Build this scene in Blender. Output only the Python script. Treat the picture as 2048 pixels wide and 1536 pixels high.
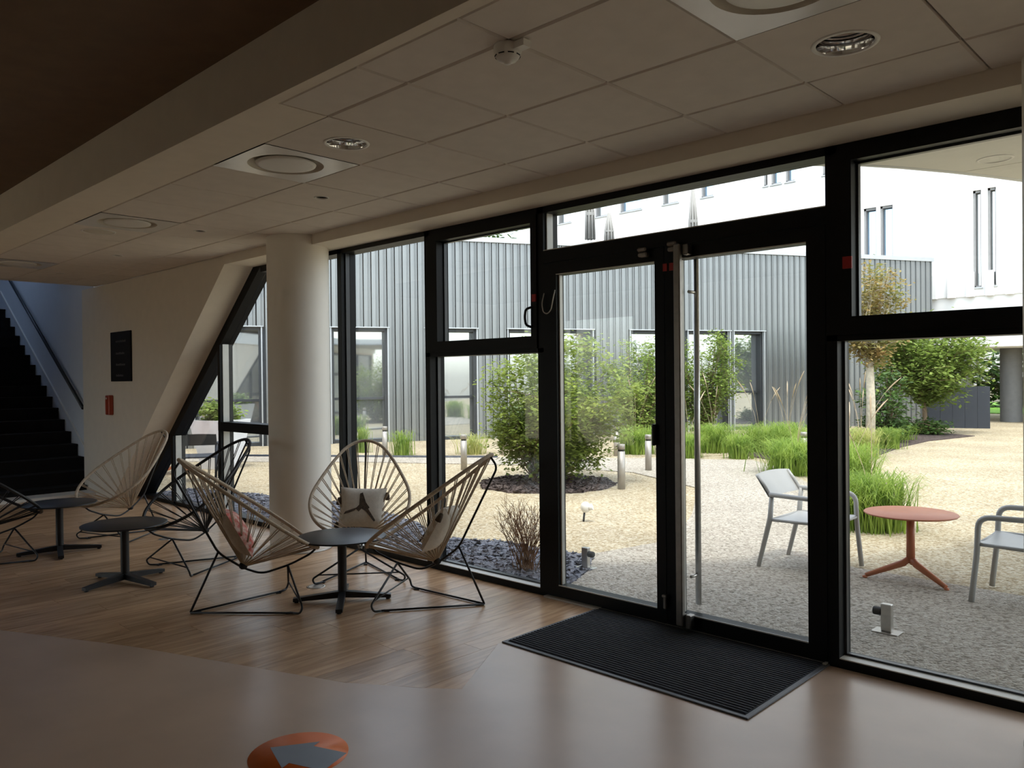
import bpy, math, random
import numpy as np
from mathutils import Vector, Matrix
random.seed(7)
R = math.radians
sc = bpy.context.scene
for o in list(bpy.data.objects):
    bpy.data.objects.remove(o)

# ------------------------------------------------------------ camera
CAMZ, FPX = 1.5, 1587.0
YAW, PITCH, ROLL = R(43.91), R(-0.47), R(-0.571)
_fw = np.array([-math.sin(YAW)*math.cos(PITCH), math.cos(YAW)*math.cos(PITCH), math.sin(PITCH)])
_r0 = np.array([math.cos(YAW), math.sin(YAW), 0.0]); _u0 = np.cross(_r0, _fw)
_r = _r0*math.cos(ROLL) + _u0*math.sin(ROLL); _u = -_r0*math.sin(ROLL) + _u0*math.cos(ROLL)
cam = bpy.data.cameras.new('camera'); cam.sensor_width = 36; cam.sensor_fit = 'HORIZONTAL'
cam.lens = 36*FPX/2048; cam.clip_start = .05; cam.clip_end = 500
camo = bpy.data.objects.new('camera', cam); sc.collection.objects.link(camo)
camo.matrix_world = Matrix(((_r[0], _u[0], -_fw[0], 0), (_r[1], _u[1], -_fw[1], 0), (_r[2], _u[2], -_fw[2], CAMZ), (0, 0, 0, 1)))
sc.camera = camo

# ------------------------------------------------------------ sky, sun, exposure
world = bpy.data.worlds.new('world'); sc.world = world; world.use_nodes = True
wn = world.node_tree.nodes; wl = world.node_tree.links
sky = wn.new('ShaderNodeTexSky'); sky.sky_type = 'NISHITA'; sky.sun_disc = False
SUN_DIR = Vector((.55, -.70, 2.75)).normalized()
sky.sun_elevation = math.asin(SUN_DIR.z); sky.sun_rotation = math.atan2(SUN_DIR.x, SUN_DIR.y)
sky.air_density = 1.0; sky.dust_density = 2.0; sky.ozone_density = 1.0
hz = wn.new('ShaderNodeHueSaturation'); hz.inputs['Saturation'].default_value = .42      # bright hazy sky
wl.new(sky.outputs[0], hz.inputs['Color']); wl.new(hz.outputs[0], wn['Background'].inputs[0]); wn['Background'].inputs[1].default_value = .62
sun = bpy.data.lights.new('sun', 'SUN'); sun.energy = 1.9; sun.angle = R(5); sun.color = (1, .95, .86)
suno = bpy.data.objects.new('sun', sun); sc.collection.objects.link(suno)
suno.rotation_euler = SUN_DIR.to_track_quat('Z', 'Y').to_euler(); suno.location = (0, 0, 30)
vs = sc.view_settings; vs.view_transform = 'Standard'; vs.look = 'None'; vs.gamma = 1; vs.exposure = 0.18
vs.use_curve_mapping = False
cy = sc.cycles
cy.max_bounces = 10; cy.diffuse_bounces = 6; cy.glossy_bounces = 5; cy.transmission_bounces = 6
cy.transparent_max_bounces = 24; cy.use_denoising = True; cy.sample_clamp_indirect = 12
cy.caustics_reflective = False; cy.caustics_refractive = False

# ------------------------------------------------------------ helpers
def _ray(x, y): return _fw*FPX + _r*(x-1024) - _u*(y-768)
def gnd(x, y, z=0.0):
    d = _ray(x, y); t = (z-CAMZ)/d[2]; return Vector((d[0]*t, d[1]*t, z))
def aty(x, y, Y):
    d = _ray(x, y); t = Y/d[1]; return Vector((d[0]*t, Y, CAMZ+d[2]*t))

class MB:
    def __init__(s): s.v = []; s.f = []; s.m = []; s.sm = []
    def add(s, vs, fs, smooth=False, mi=0):
        n = len(s.v); s.v += [tuple(v) for v in vs]
        for f in fs: s.f.append(tuple(i+n for i in f)); s.sm.append(smooth); s.m.append(mi)
        return s
    def box(s, x0, x1, y0, y1, z0, z1, mi=0):
        vs = [(x0,y0,z0),(x1,y0,z0),(x1,y1,z0),(x0,y1,z0),(x0,y0,z1),(x1,y0,z1),(x1,y1,z1),(x0,y1,z1)]
        return s.add(vs, [(0,3,2,1),(4,5,6,7),(0,1,5,4),(1,2,6,5),(2,3,7,6),(3,0,4,7)], mi=mi)
    def bbox(s, x0, x1, y0, y1, z0, z1, b=.004, mi=0):
        # box with chamfered edges
        xs=(x0,x1); ys=(y0,y1); zs=(z0,z1); vs=[]; idx={}
        for i in (0,1):
            for j in (0,1):
                for k in (0,1):
                    sx=(b if i==0 else -b); sy=(b if j==0 else -b); sz=(b if k==0 else -b)
                    for a in range(3):
                        p=[xs[i]+(0 if a==0 else sx), ys[j]+(0 if a==1 else sy), zs[k]+(0 if a==2 else sz)]
                        idx[(i,j,k,a)]=len(vs); vs.append(p)
        fs=[]
        for a in range(3):
            for e in (0,1):
                o=[q for q in range(3) if q!=a]; ring=[]
                for (p,q) in ((0,0),(1,0),(1,1),(0,1)):
                    c=[0,0,0]; c[a]=e; c[o[0]]=p; c[o[1]]=q; ring.append(idx[(*c,a)])
                fs.append(ring)
        for a in range(3):
            o=[q for q in range(3) if q!=a]
            for p in (0,1):
                for q in (0,1):
                    c0=[0,0,0]; c0[o[0]]=p; c0[o[1]]=q; c1=list(c0); c1[a]=1
                    fs.append([idx[(*c0,o[0])],idx[(*c1,o[0])],idx[(*c1,o[1])],idx[(*c0,o[1])]])
        for i in (0,1):
            for j in (0,1):
                for k in (0,1): fs.append([idx[(i,j,k,a)] for a in range(3)])
        return s.add(vs, fs, mi=mi)
    def tube(s, path, r, seg=8, cap=True, closed=False, mi=0):
        P=[Vector(p) for p in path]; n=len(P)
        rr = r if isinstance(r,(list,tuple)) else [r]*n
        T=[]
        for i in range(n):
            if closed: t=P[(i+1)%n]-P[i-1]
            else: t=P[min(i+1,n-1)]-P[max(i-1,0)]
            T.append(t.normalized())
        up=Vector((0,0,1)) if abs(T[0].z)<.9 else Vector((1,0,0))
        A=(up-T[0]*up.dot(T[0])).normalized(); vs=[]; fs=[]
        for i in range(n):
            A=(A-T[i]*A.dot(T[i])).normalized(); B=T[i].cross(A)
            for k in range(seg):
                a=2*math.pi*k/seg; vs.append(P[i]+(A*math.cos(a)+B*math.sin(a))*rr[i])
        m=n if closed else n-1
        for i in range(m):
            j=(i+1)%n
            for k in range(seg):
                l=(k+1)%seg; fs.append((i*seg+k,i*seg+l,j*seg+l,j*seg+k))
        s.add(vs,fs,smooth=True,mi=mi)
        if cap and not closed:
            b=len(s.v)-len(vs); s.f.append(tuple(b+k for k in range(seg))[::-1]); s.sm.append(False); s.m.append(mi)
            s.f.append(tuple(b+(n-1)*seg+k for k in range(seg))); s.sm.append(False); s.m.append(mi)
        return s
    def lathe(s, prof, seg=24, c=(0,0,0), mi=0, smooth=True):
        vs=[]; fs=[]; n=len(prof)
        for (r,z) in prof:
            for k in range(seg):
                a=2*math.pi*k/seg; vs.append((c[0]+max(r,1e-5)*math.cos(a),c[1]+max(r,1e-5)*math.sin(a),c[2]+z))
        for i in range(n-1):
            for k in range(seg):
                l=(k+1)%seg; fs.append((i*seg+k,i*seg+l,(i+1)*seg+l,(i+1)*seg+k))
        return s.add(vs,fs,smooth=smooth,mi=mi)
    def prism(s, poly, d, mi=0):
        # poly: list of 3D points, d: extrusion vector
        n=len(poly); P=[Vector(p) for p in poly]; d=Vector(d)
        vs=P+[p+d for p in P]; fs=[tuple(range(n))[::-1],tuple(range(n,2*n))]
        for i in range(n): fs.append((i,(i+1)%n,n+(i+1)%n,n+i))
        return s.add(vs,fs,mi=mi)
    def mesh(s, name):
        me=bpy.data.meshes.new(name); me.from_pydata(s.v,[],s.f)
        me.polygons.foreach_set('use_smooth',s.sm); me.polygons.foreach_set('material_index',s.m)
        me.update(); return me
    def build(s, name, mat, parent=None, **kw):
        o=bpy.data.objects.new(name,s.mesh(name)); sc.collection.objects.link(o)
        for m in (mat if isinstance(mat,(list,tuple)) else [mat]): o.data.materials.append(m)
        if parent: o.parent=parent
        if kw: tag(o,**kw)
        return o
def fix(o):
    import bmesh
    bm=bmesh.new(); bm.from_mesh(o.data); bmesh.ops.recalc_face_normals(bm,faces=bm.faces); bm.to_mesh(o.data); bm.free(); return o
def tag(o, label=None, cat=None, group=None, kind=None):
    if label: o['label']=label
    if cat: o['category']=cat
    if group: o['group']=group
    if kind: o['kind']=kind
    return o
def thing(name, label, cat, loc=(0,0,0), rz=0, group=None, kind=None):
    o=bpy.data.objects.new(name,None); sc.collection.objects.link(o); o.empty_display_size=.1
    o.location=loc; o.rotation_euler=(0,0,rz); return tag(o,label,cat,group,kind)
def copy_tree(o, loc=None, rz=None, label=None, group=None, parent=None):
    c=o.copy(); sc.collection.objects.link(c)
    if parent: c.parent=parent
    if loc is not None: c.location=loc
    if rz is not None: c.rotation_euler=(0,0,rz)
    tag(c,label=label,group=group)
    for ch in [x for x in KIDS.get(o.name,[])]: copy_tree(ch,parent=c)
    return c
KIDS={}
def index_kids():
    KIDS.clear()
    for o in sc.objects:
        if o.parent: KIDS.setdefault(o.parent.name,[]).append(o)
def smooth_path(pts, r, n=5):
    # polyline with rounded corners
    P=[Vector(p) for p in pts]; out=[P[0]]
    for i in range(1,len(P)-1):
        a=P[i-1]-P[i]; b=P[i+1]-P[i]; q=min(r,a.length*.45,b.length*.45)
        p0=P[i]+a.normalized()*q; p1=P[i]+b.normalized()*q
        for k in range(n+1):
            t=k/n; out.append(p0*(1-t)**2+P[i]*2*t*(1-t)+p1*t*t)
    out.append(P[-1]); return out

# ------------------------------------------------------------ materials
def nodemat(name):
    m=bpy.data.materials.new(name); m.use_nodes=True; return m,m.node_tree.nodes,m.node_tree.links,m.node_tree.nodes['Principled BSDF']
def col(c): return (*c,1)
def mat(name, c, rough=.5, metal=0.0, var=0.0, scale=8.0, bump=0.0, bscale=60.0, spec=.5, c2=None, rand=0.0):
    m,n,l,p=nodemat(name)
    p.inputs['Base Color'].default_value=col(c); p.inputs['Roughness'].default_value=rough; p.inputs['Metallic'].default_value=metal
    p.inputs['Specular IOR Level'].default_value=spec
    tc=n.new('ShaderNodeTexCoord'); src=None
    if var or c2:
        t=n.new('ShaderNodeTexNoise'); t.inputs['Scale'].default_value=scale; t.inputs['Detail'].default_value=5
        l.new(tc.outputs['Object'],t.inputs['Vector'])
        mx=n.new('ShaderNodeMix'); mx.data_type='RGBA'
        mx.inputs[6].default_value=col(c if c2 else [x*(1-var) for x in c]); mx.inputs[7].default_value=col(c2 if c2 else [min(1,x*(1+var)) for x in c])
        cr=n.new('ShaderNodeMapRange'); cr.inputs[1].default_value=.35; cr.inputs[2].default_value=.65
        l.new(t.outputs[0],cr.inputs[0]); l.new(cr.outputs[0],mx.inputs[0]); src=mx.outputs[2]
    if rand:
        oi=n.new('ShaderNodeObjectInfo'); hs=n.new('ShaderNodeHueSaturation'); mr=n.new('ShaderNodeMapRange')
        mr.inputs[3].default_value=1-rand; mr.inputs[4].default_value=1+rand
        l.new(oi.outputs['Random'],mr.inputs[0]); l.new(mr.outputs[0],hs.inputs['Value'])
        if src: l.new(src,hs.inputs['Color'])
        else: hs.inputs['Color'].default_value=col(c)
        src=hs.outputs[0]
    if src: l.new(src,p.inputs['Base Color'])
    if bump:
        t=n.new('ShaderNodeTexNoise'); t.inputs['Scale'].default_value=bscale; t.inputs['Detail'].default_value=4
        b=n.new('ShaderNodeBump'); b.inputs['Strength'].default_value=bump; b.inputs['Distance'].default_value=.01
        l.new(tc.outputs['Object'],t.inputs['Vector']); l.new(t.outputs[0],b.inputs['Height']); l.new(b.outputs[0],p.inputs['Normal'])
    return m
def glass_mat(name, tint=(.965,.985,.975), ior=1.5):
    m=bpy.data.materials.new(name); m.use_nodes=True; n=m.node_tree.nodes; l=m.node_tree.links; n.clear()
    out=n.new('ShaderNodeOutputMaterial'); mix=n.new('ShaderNodeMixShader'); tr=n.new('ShaderNodeBsdfTransparent'); gl=n.new('ShaderNodeBsdfGlossy')
    fr=n.new('ShaderNodeFresnel'); fr.inputs[0].default_value=ior; tr.inputs[0].default_value=col(tint); gl.inputs['Roughness'].default_value=.0
    ge=n.new('ShaderNodeNewGeometry'); mr=n.new('ShaderNodeMapRange'); mr.inputs[3].default_value=ior; mr.inputs[4].default_value=1/ior
    l.new(ge.outputs['Backfacing'],mr.inputs[0]); l.new(mr.outputs[0],fr.inputs[0])
    l.new(fr.outputs[0],mix.inputs[0]); l.new(tr.outputs[0],mix.inputs[1]); l.new(gl.outputs[0],mix.inputs[2]); l.new(mix.outputs[0],out.inputs[0]); return m
def gravel_mat(name, cols, scale, bump=.6, big=(.9,1.08), rough=.9):
    m,n,l,p=nodemat(name); p.inputs['Roughness'].default_value=rough; p.inputs['Specular IOR Level'].default_value=.25
    tc=n.new('ShaderNodeTexCoord'); v=n.new('ShaderNodeTexVoronoi'); v.inputs['Scale'].default_value=scale
    l.new(tc.outputs['Object'],v.inputs['Vector'])
    sp=n.new('ShaderNodeSeparateColor'); l.new(v.outputs['Color'],sp.inputs[0])
    cr=n.new('ShaderNodeValToRGB'); e=cr.color_ramp.elements
    e[0].color=col(cols[0]); e[1].color=col(cols[-1])
    for i,c in enumerate(cols[1:-1]):
        q=e.new((i+1)/(len(cols)-1)); q.color=col(c)
    l.new(sp.outputs[0],cr.inputs[0])
    nz=n.new('ShaderNodeTexNoise'); nz.inputs['Scale'].default_value=.9; nz.inputs['Detail'].default_value=6; l.new(tc.outputs['Object'],nz.inputs['Vector'])
    mr=n.new('ShaderNodeMapRange'); mr.inputs[1].default_value=.3; mr.inputs[2].default_value=.7; mr.inputs[3].default_value=big[0]; mr.inputs[4].default_value=big[1]
    l.new(nz.outputs[0],mr.inputs[0])
    hs=n.new('ShaderNodeHueSaturation'); l.new(cr.outputs[0],hs.inputs['Color']); l.new(mr.outputs[0],hs.inputs['Value']); l.new(hs.outputs[0],p.inputs['Base Color'])
    b=n.new('ShaderNodeBump'); b.inputs['Strength'].default_value=bump; b.inputs['Distance'].default_value=.012; b.invert=True
    l.new(v.outputs['Distance'],b.inputs['Height']); l.new(b.outputs[0],p.inputs['Normal']); return m
def leaf_mat(name, c, c2, trans=.45, scale=3.0):
    m=bpy.data.materials.new(name); m.use_nodes=True; n=m.node_tree.nodes; l=m.node_tree.links; p=n['Principled BSDF']; out=n['Material Output']
    tc=n.new('ShaderNodeTexCoord'); t=n.new('ShaderNodeTexNoise'); t.inputs['Scale'].default_value=scale; t.inputs['Detail'].default_value=6
    l.new(tc.outputs['Object'],t.inputs['Vector']); mx=n.new('ShaderNodeMix'); mx.data_type='RGBA'; mx.inputs[6].default_value=col(c); mx.inputs[7].default_value=col(c2)
    mr=n.new('ShaderNodeMapRange'); mr.inputs[1].default_value=.35; mr.inputs[2].default_value=.65; l.new(t.outputs[0],mr.inputs[0]); l.new(mr.outputs[0],mx.inputs[0])
    l.new(mx.outputs[2],p.inputs['Base Color']); p.inputs['Roughness'].default_value=.55; p.inputs['Specular IOR Level'].default_value=.3
    tl=n.new('ShaderNodeBsdfTranslucent'); l.new(mx.outputs[2],tl.inputs[0]); ms=n.new('ShaderNodeMixShader'); ms.inputs[0].default_value=trans
    l.new(p.outputs[0],ms.inputs[1]); l.new(tl.outputs[0],ms.inputs[2]); l.new(ms.outputs[0],out.inputs[0]); return m
def wood_mat(name):
    m,n,l,p=nodemat(name); p.inputs['Roughness'].default_value=.27; p.inputs['Specular IOR Level'].default_value=.5
    tc=n.new('ShaderNodeTexCoord'); oi=n.new('ShaderNodeObjectInfo')
    mp=n.new('ShaderNodeMapping'); mp.inputs['Scale'].default_value=(9,.9,1); l.new(tc.outputs['Object'],mp.inputs[0])
    cb=n.new('ShaderNodeCombineXYZ'); mu=n.new('ShaderNodeMath'); mu.operation='MULTIPLY'; mu.inputs[1].default_value=50
    l.new(oi.outputs['Random'],mu.inputs[0]); l.new(mu.outputs[0],cb.inputs[2]); l.new(cb.outputs[0],mp.inputs['Location'])
    t=n.new('ShaderNodeTexNoise'); t.inputs['Scale'].default_value=2.2; t.inputs['Detail'].default_value=7; t.inputs['Distortion'].default_value=1.2; l.new(mp.outputs[0],t.inputs['Vector'])
    cr=n.new('ShaderNodeValToRGB'); e=cr.color_ramp.elements; e[0].position=.3; e[0].color=col((.42,.24,.125)); e[1].position=.7; e[1].color=col((.74,.48,.28))
    l.new(t.outputs[0],cr.inputs[0])
    hs=n.new('ShaderNodeHueSaturation'); mr=n.new('ShaderNodeMapRange'); mr.inputs[3].default_value=.82; mr.inputs[4].default_value=1.12
    l.new(oi.outputs['Random'],mr.inputs[0]); l.new(mr.outputs[0],hs.inputs['Value']); l.new(cr.outputs[0],hs.inputs['Color']); l.new(hs.outputs[0],p.inputs['Base Color'])
    b=n.new('ShaderNodeBump'); b.inputs['Strength'].default_value=.05; b.inputs['Distance'].default_value=.002; l.new(t.outputs[0],b.inputs['Height']); l.new(b.outputs[0],p.inputs['Normal'])
    return m
M={}
M['plaster']=mat('white_plaster',(.76,.69,.59),.85,var=.02,bump=.03,bscale=120)
M['tile']=mat('ceiling_tile',(.72,.66,.60),.9,var=.03,bump=.05,bscale=200,rand=.012)
M['void']=mat('ceiling_void',(.05,.042,.035),.9,var=.1)
M['brown']=mat('brown_ceiling',(.16,.10,.06),.7,var=.06)
M['beam']=mat('beam_paint',(.62,.58,.5),.8,var=.02)
M['column']=mat('column_paint',(.88,.84,.76),.6,var=.01)
M['floor']=mat('beige_vinyl',(.60,.44,.33),.28,var=.06,scale=2.5,bump=.02,bscale=90,spec=.5)
M['wood']=wood_mat('oak_vinyl')
M['frame']=mat('anthracite_aluminium',(.0045,.005,.0055),.45,spec=.18,metal=.0,var=.06)
M['frame_in']=mat('dark_bead',(.04,.043,.046),.35,metal=.1,var=.06)
M['sill']=mat('sill_aluminium',(.55,.54,.50),.4,metal=.3,var=.04)
M['glass']=glass_mat('clear_glass')
M['sill_cap']=mat('sill_cap_aluminium',(.78,.76,.70),.45,var=.03)
M['steel_dark']=mat('dull_steel',(.26,.24,.22),.38,metal=1.0,var=.06,scale=30)
M['steel']=mat('brushed_steel',(.55,.53,.50),.32,metal=1.0,var=.06,scale=30)
M['chrome']=mat('chrome',(.85,.85,.86),.08,metal=1.0,var=.02)
M['black_metal']=mat('black_powder_coat',(.012,.012,.014),.42,var=.1)
M['tabletop']=mat('table_laminate',(.014,.015,.02),.36,var=.08,bump=.03,bscale=300)
M['cord']=mat('beige_cord',(.50,.40,.29),.75,var=.12,scale=40)
M['cord_black']=mat('black_cord',(.014,.014,.015),.5,var=.15,scale=40)
M['rubber']=mat('black_rubber',(.015,.015,.016),.7,var=.1)
M['mat']=mat('ribbed_mat',(.022,.023,.028),.85,var=.15,scale=60,bump=.2,bscale=300)
M['matedge']=mat('mat_border',(.10,.10,.105),.5,var=.05)
M['white']=mat('white_plastic',(.78,.76,.72),.45,var=.02)
M['white_gloss']=mat('white_lacquer',(.80,.79,.77),.25,var=.02)
M['dark']=mat('dark_opening',(.012,.012,.012),.8,var=.1)
M['sign']=mat('sign_black',(.008,.006,.005),.6,spec=.25,var=.1)
M['sign_text']=mat('sign_grey_text',(.10,.09,.08),.6,var=.1)
M['red']=mat('red_paint',(.36,.05,.02),.4,var=.05)
M['red_dot']=mat('red_sticker',(.35,.012,.012),.5,var=.05)
M['orange_vinyl']=mat('orange_vinyl',(.80,.17,.03),.35,var=.04)
M['grey_vinyl']=mat('grey_vinyl',(.22,.26,.32),.35,var=.04)
M['stair']=mat('stair_dark',(.012,.011,.011),.85,var=.12,spec=.2)
M['stairwall']=mat('stair_wall',(.66,.68,.72),.85,var=.01)
M['rail']=mat('hand_rail',(.02,.025,.035),.4,var=.05)
M['pillow']=mat('cream_linen',(.70,.64,.55),.95,var=.05,scale=50,bump=.25,bscale=250)
M['pillow_brown']=mat('brown_motif',(.085,.06,.042),.95,var=.35,scale=60,bump=.3,bscale=200)
M['pillow_red']=mat('red_pattern',(.55,.08,.06),.9,scale=34,c2=(.68,.50,.42),bump=.2,bscale=200)
M['pillow_tan']=mat('tan_linen',(.45,.36,.27),.95,var=.06,scale=50,bump=.25,bscale=250)
M['gravel']=gravel_mat('straw_gravel',[(.24,.18,.10),(.37,.30,.19),(.46,.39,.27),(.52,.47,.36)],50,1.0,(.80,1.1))
M['path']=gravel_mat('resin_gravel',[(.16,.14,.11),(.34,.30,.245),(.40,.36,.30),(.50,.46,.395)],64,.7,(.93,1.05))
M['slate_base']=gravel_mat('slate_bed',[(.04,.04,.05),(.08,.08,.10),(.13,.13,.16)],40,1.0)
M['slate']=mat('slate_chip',(.10,.105,.13),.55,var=.5,scale=9)
M['mulch']=gravel_mat('dark_mulch',[(.03,.022,.02),(.07,.05,.045),(.14,.11,.10)],40,1.0)
M['lawn']=mat('lawn_green',(.14,.30,.03),.9,var=.35,scale=6,bump=.5,bscale=90)
M['clad']=mat('metal_cladding',(.265,.277,.277),.34,metal=.7,var=.04,scale=1.5,rand=.05)
M['joint']=mat('rib_shade_strip',(.03,.033,.036),.7,var=.1)  # groove bottoms coloured dark to stand in for the shade beside each rib
M['cladcap']=mat('cladding_cap',(.50,.52,.53),.4,metal=.6,var=.03)
M['jamb']=mat('window_jamb_dark',(.05,.055,.06),.45,metal=.3,var=.06)
M['mirror']=mat('reflective_pane',(.55,.59,.60),.03,metal=.85,var=.05,scale=.5)
M['blue_pane']=mat('blue_pane',(.45,.62,.80),.06,metal=.8,var=.05,scale=.5)
M['render']=mat('white_render',(.86,.86,.85),.85,var=.015,scale=1)
M['reveal_grey']=mat('grey_window_reveal',(.30,.30,.30),.7,var=.05)  # even grey lining the window openings of the white building
M['navy']=mat('navy_panel',(.022,.027,.038),.5,var=.08)
M['concrete']=mat('grey_concrete',(.30,.30,.29),.8,var=.08,bump=.1,bscale=20)
M['dark_concrete']=mat('dark_column_paint',(.13,.13,.125),.6,var=.08)
M['canopy']=mat('canopy_panel',(.70,.69,.64),.6,var=.02)
M['orange_metal']=mat('orange_powder_coat',(.50,.165,.075),.45,var=.04)
M['grey_plastic']=mat('grey_plastic',(.42,.42,.41),.42,var=.03)
M['bollard']=mat('bollard_steel',(.38,.35,.31),.45,metal=.6,var=.08)
M['bark']=mat('bark',(.22,.15,.09),.9,var=.3,scale=20,bump=.5,bscale=40)
M['pale_bark']=mat('pale_bark',(.50,.44,.33),.9,var=.2,scale=14,bump=.4,bscale=40)
M['leaf_acer']=leaf_mat('maple_leaf',(.15,.22,.04),(.32,.38,.08),.45,5)
M['leaf_green']=leaf_mat('green_leaf',(.15,.23,.045),(.32,.41,.10),.45,4)
M['leaf_dark']=leaf_mat('dark_leaf',(.05,.10,.025),(.10,.18,.04),.3,3)
M['leaf_red']=leaf_mat('olive_red_leaf',(.22,.24,.07),(.44,.31,.13),.4,3)
M['grass']=leaf_mat('grass_blade',(.15,.26,.04),(.36,.47,.09),.5,5)
M['grass_dry']=leaf_mat('dry_grass_blade',(.33,.40,.10),(.55,.52,.20),.4,5)
M['plume']=leaf_mat('grass_plume',(.50,.38,.24),(.66,.56,.42),.4,8)
M['twig']=mat('dry_twig',(.25,.12,.05),.9,var=.3,scale=20)
M['parasol']=mat('parasol_fabric',(.30,.29,.27),.9,var=.06,scale=5)
M['planter']=mat('white_planter',(.78,.80,.84),.5,var=.02)

# ============================================================ ROOM SHELL
CE, BEAMY, BULK = 2.75, 1.81, 3.75      # tiled ceiling height, edge of the raised part, bulkhead plane
YI, YG, YO = 4.06, 4.15, 4.21           # facade: frame front, glass, frame back
SOF = 2.665
XL, XR, YB = -12.0, 3.2, -3.6           # room extents

def S(name, mb, m, label, cat, parent=None):
    o = mb.build(name, m, parent)
    if not parent: tag(o, label, cat, kind='structure')
    return o

# floor: plain vinyl, with the oak planks let in as real boards
floor = S('floor', MB().box(-19.3, XR+.2, YB-.2, YI+.14, -.25, -.004), M['floor'], 'smooth beige vinyl floor of the lobby', 'floor')
bnd = [(-12.0, -.9), (-8.0, .45), (-5.575, 1.294), (-4.677, 1.72), (-3.749, 2.069), (-3.319, 2.235), (-2.995, 2.44), (-2.83, 2.57)]
def ymin(x):
    B = bnd
    for (a, b), (c, d) in zip(B, B[1:]):
        if a <= x <= c: return b+(d-b)*(x-a)/(c-a)
    return B[-1][1] if x > B[-1][0] else B[0][1]
PW = .185
x = -12.0
XW = -3.16
def ymax(x): return YI if x <= XW else 3.15-(x-XW)*(.58/.33)
fm = MB().prism([(-12.6, YB, -.004), (XR, YB, -.004), (XR, YI, -.004), (XW, YI, -.004), (XW, 3.15, -.004), (-2.83, 2.57, -.004)] + [(a, b, -.004) for a, b in bnd[:7][::-1]] + [(-12.6, -.9, -.004)], (0, 0, .004)).build('vinyl_sheet', M['floor'], floor)
fix(fm)
rng = random.Random(3)
while x < -2.83-.01:
    x1 = min(x+PW, XW if x < XW-.001 else -2.83); y = ymin(x)-.01; top = ymax(x+.001)
    ys = [y]; q = ymin(x)+rng.uniform(.25, 1.15)
    while q < top-.15: ys.append(q); q += 1.22
    ys.append(top)
    for i, (a, b) in enumerate(zip(ys, ys[1:])):
        g = .0009
        if i == 0: lo0, lo1 = ymin(x), ymin(x1)
        else: lo0 = lo1 = a+g
        hi = b-g; hi1 = hi if (x < XW-.001 or b != top) else ymax(x1)-g
        m_ = MB().prism([(x+g, lo0, -.0035), (x1-g, lo1, -.0035), (x1-g, max(hi1, lo1+.002), -.0035), (x+g, hi, -.0035)], (0, 0, .0035))
        m_.build('plank', M['wood'], floor)
    x = x1

# walls behind and beside the camera
S('wall_back', MB().box(XL, -11.3, YB-.2, YB, 0, 3.05).box(-8.3, XR+.2, YB-.2, YB, 0, 3.05).box(-11.3, -8.3, YB-.2, YB, 2.6, 3.05).box(-11.3, -8.3, YB-.2, YB, 0, .25), M['plaster'], 'plain plaster wall at the back of the lobby', 'wall')
S('wall_right', MB().box(XR, XR+.2, YB, YI+.15, 0, 3.05), M['plaster'], 'plain plaster wall closing the lobby on the right', 'wall')
S('wall_inner', MB().box(XL-.2, XL, YB-.2, 1.6, 0, 3.05), M['plaster'], 'plaster wall beside the foot of the staircase', 'wall')
w8 = thing('window_fill', 'unseen glazed bay added in the back wall to light the left wall', 'window', (-9.8, YB-.1, 0), kind='structure')  # added out of view, sized and placed to brighten the left wall
for k in (-1.47, 0, 1.47): MB().box(k-.03, k+.03, -.06, .06, .25, 2.6).build('mullion', M['frame'], w8)
for k in (-1.44, .03): MB().box(k, k+1.41, -.004, .004, .25, 2.6).build('pane', M['glass'], w8)
# left facade wall with the slanted window edge (thick reveal)
DX, DZ, DK = -7.6, SOF, .854
def diagx(z): return DX-(DZ-z)/DK
wl_ = MB().prism([(-11.75, BULK, 0), (diagx(0), BULK, 0), (DX, BULK, DZ), (DX, BULK, CE), (-11.75, BULK, CE)], (0, YO-BULK, 0)).build('wall_left', M['plaster'])
fix(wl_); tag(wl_, 'plaster wall with a slanted edge beside the raked window', 'wall', kind='structure')
S('wall_stair', MB().box(-19.2, -11.75, 3.9, 4.15, -.02, 4.6), M['stairwall'], 'pale bluish wall running up beside the dark staircase', 'wall')
S('wall_stairwell_end', MB().box(-19.4, -19.2, 1.4, 4.15, 0, 4.6), M['stairwall'], 'pale wall at the top end of the stairwell', 'wall')
S('wall_stairwell_side', MB().box(-19.2, -11.2, 1.4, 1.6, 2.75, 4.6).box(-19.2, -12.0, 1.4, 1.6, 0, 2.75), M['stairwall'], 'pale wall on the open side of the stairwell', 'wall')
S('trim_1', MB().box(-11.2, -11.05, 1.6, 4.15, CE+.03, 4.6), M['stairwall'], 'white upstand where the ceiling ends at the stairwell', 'trim')

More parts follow.
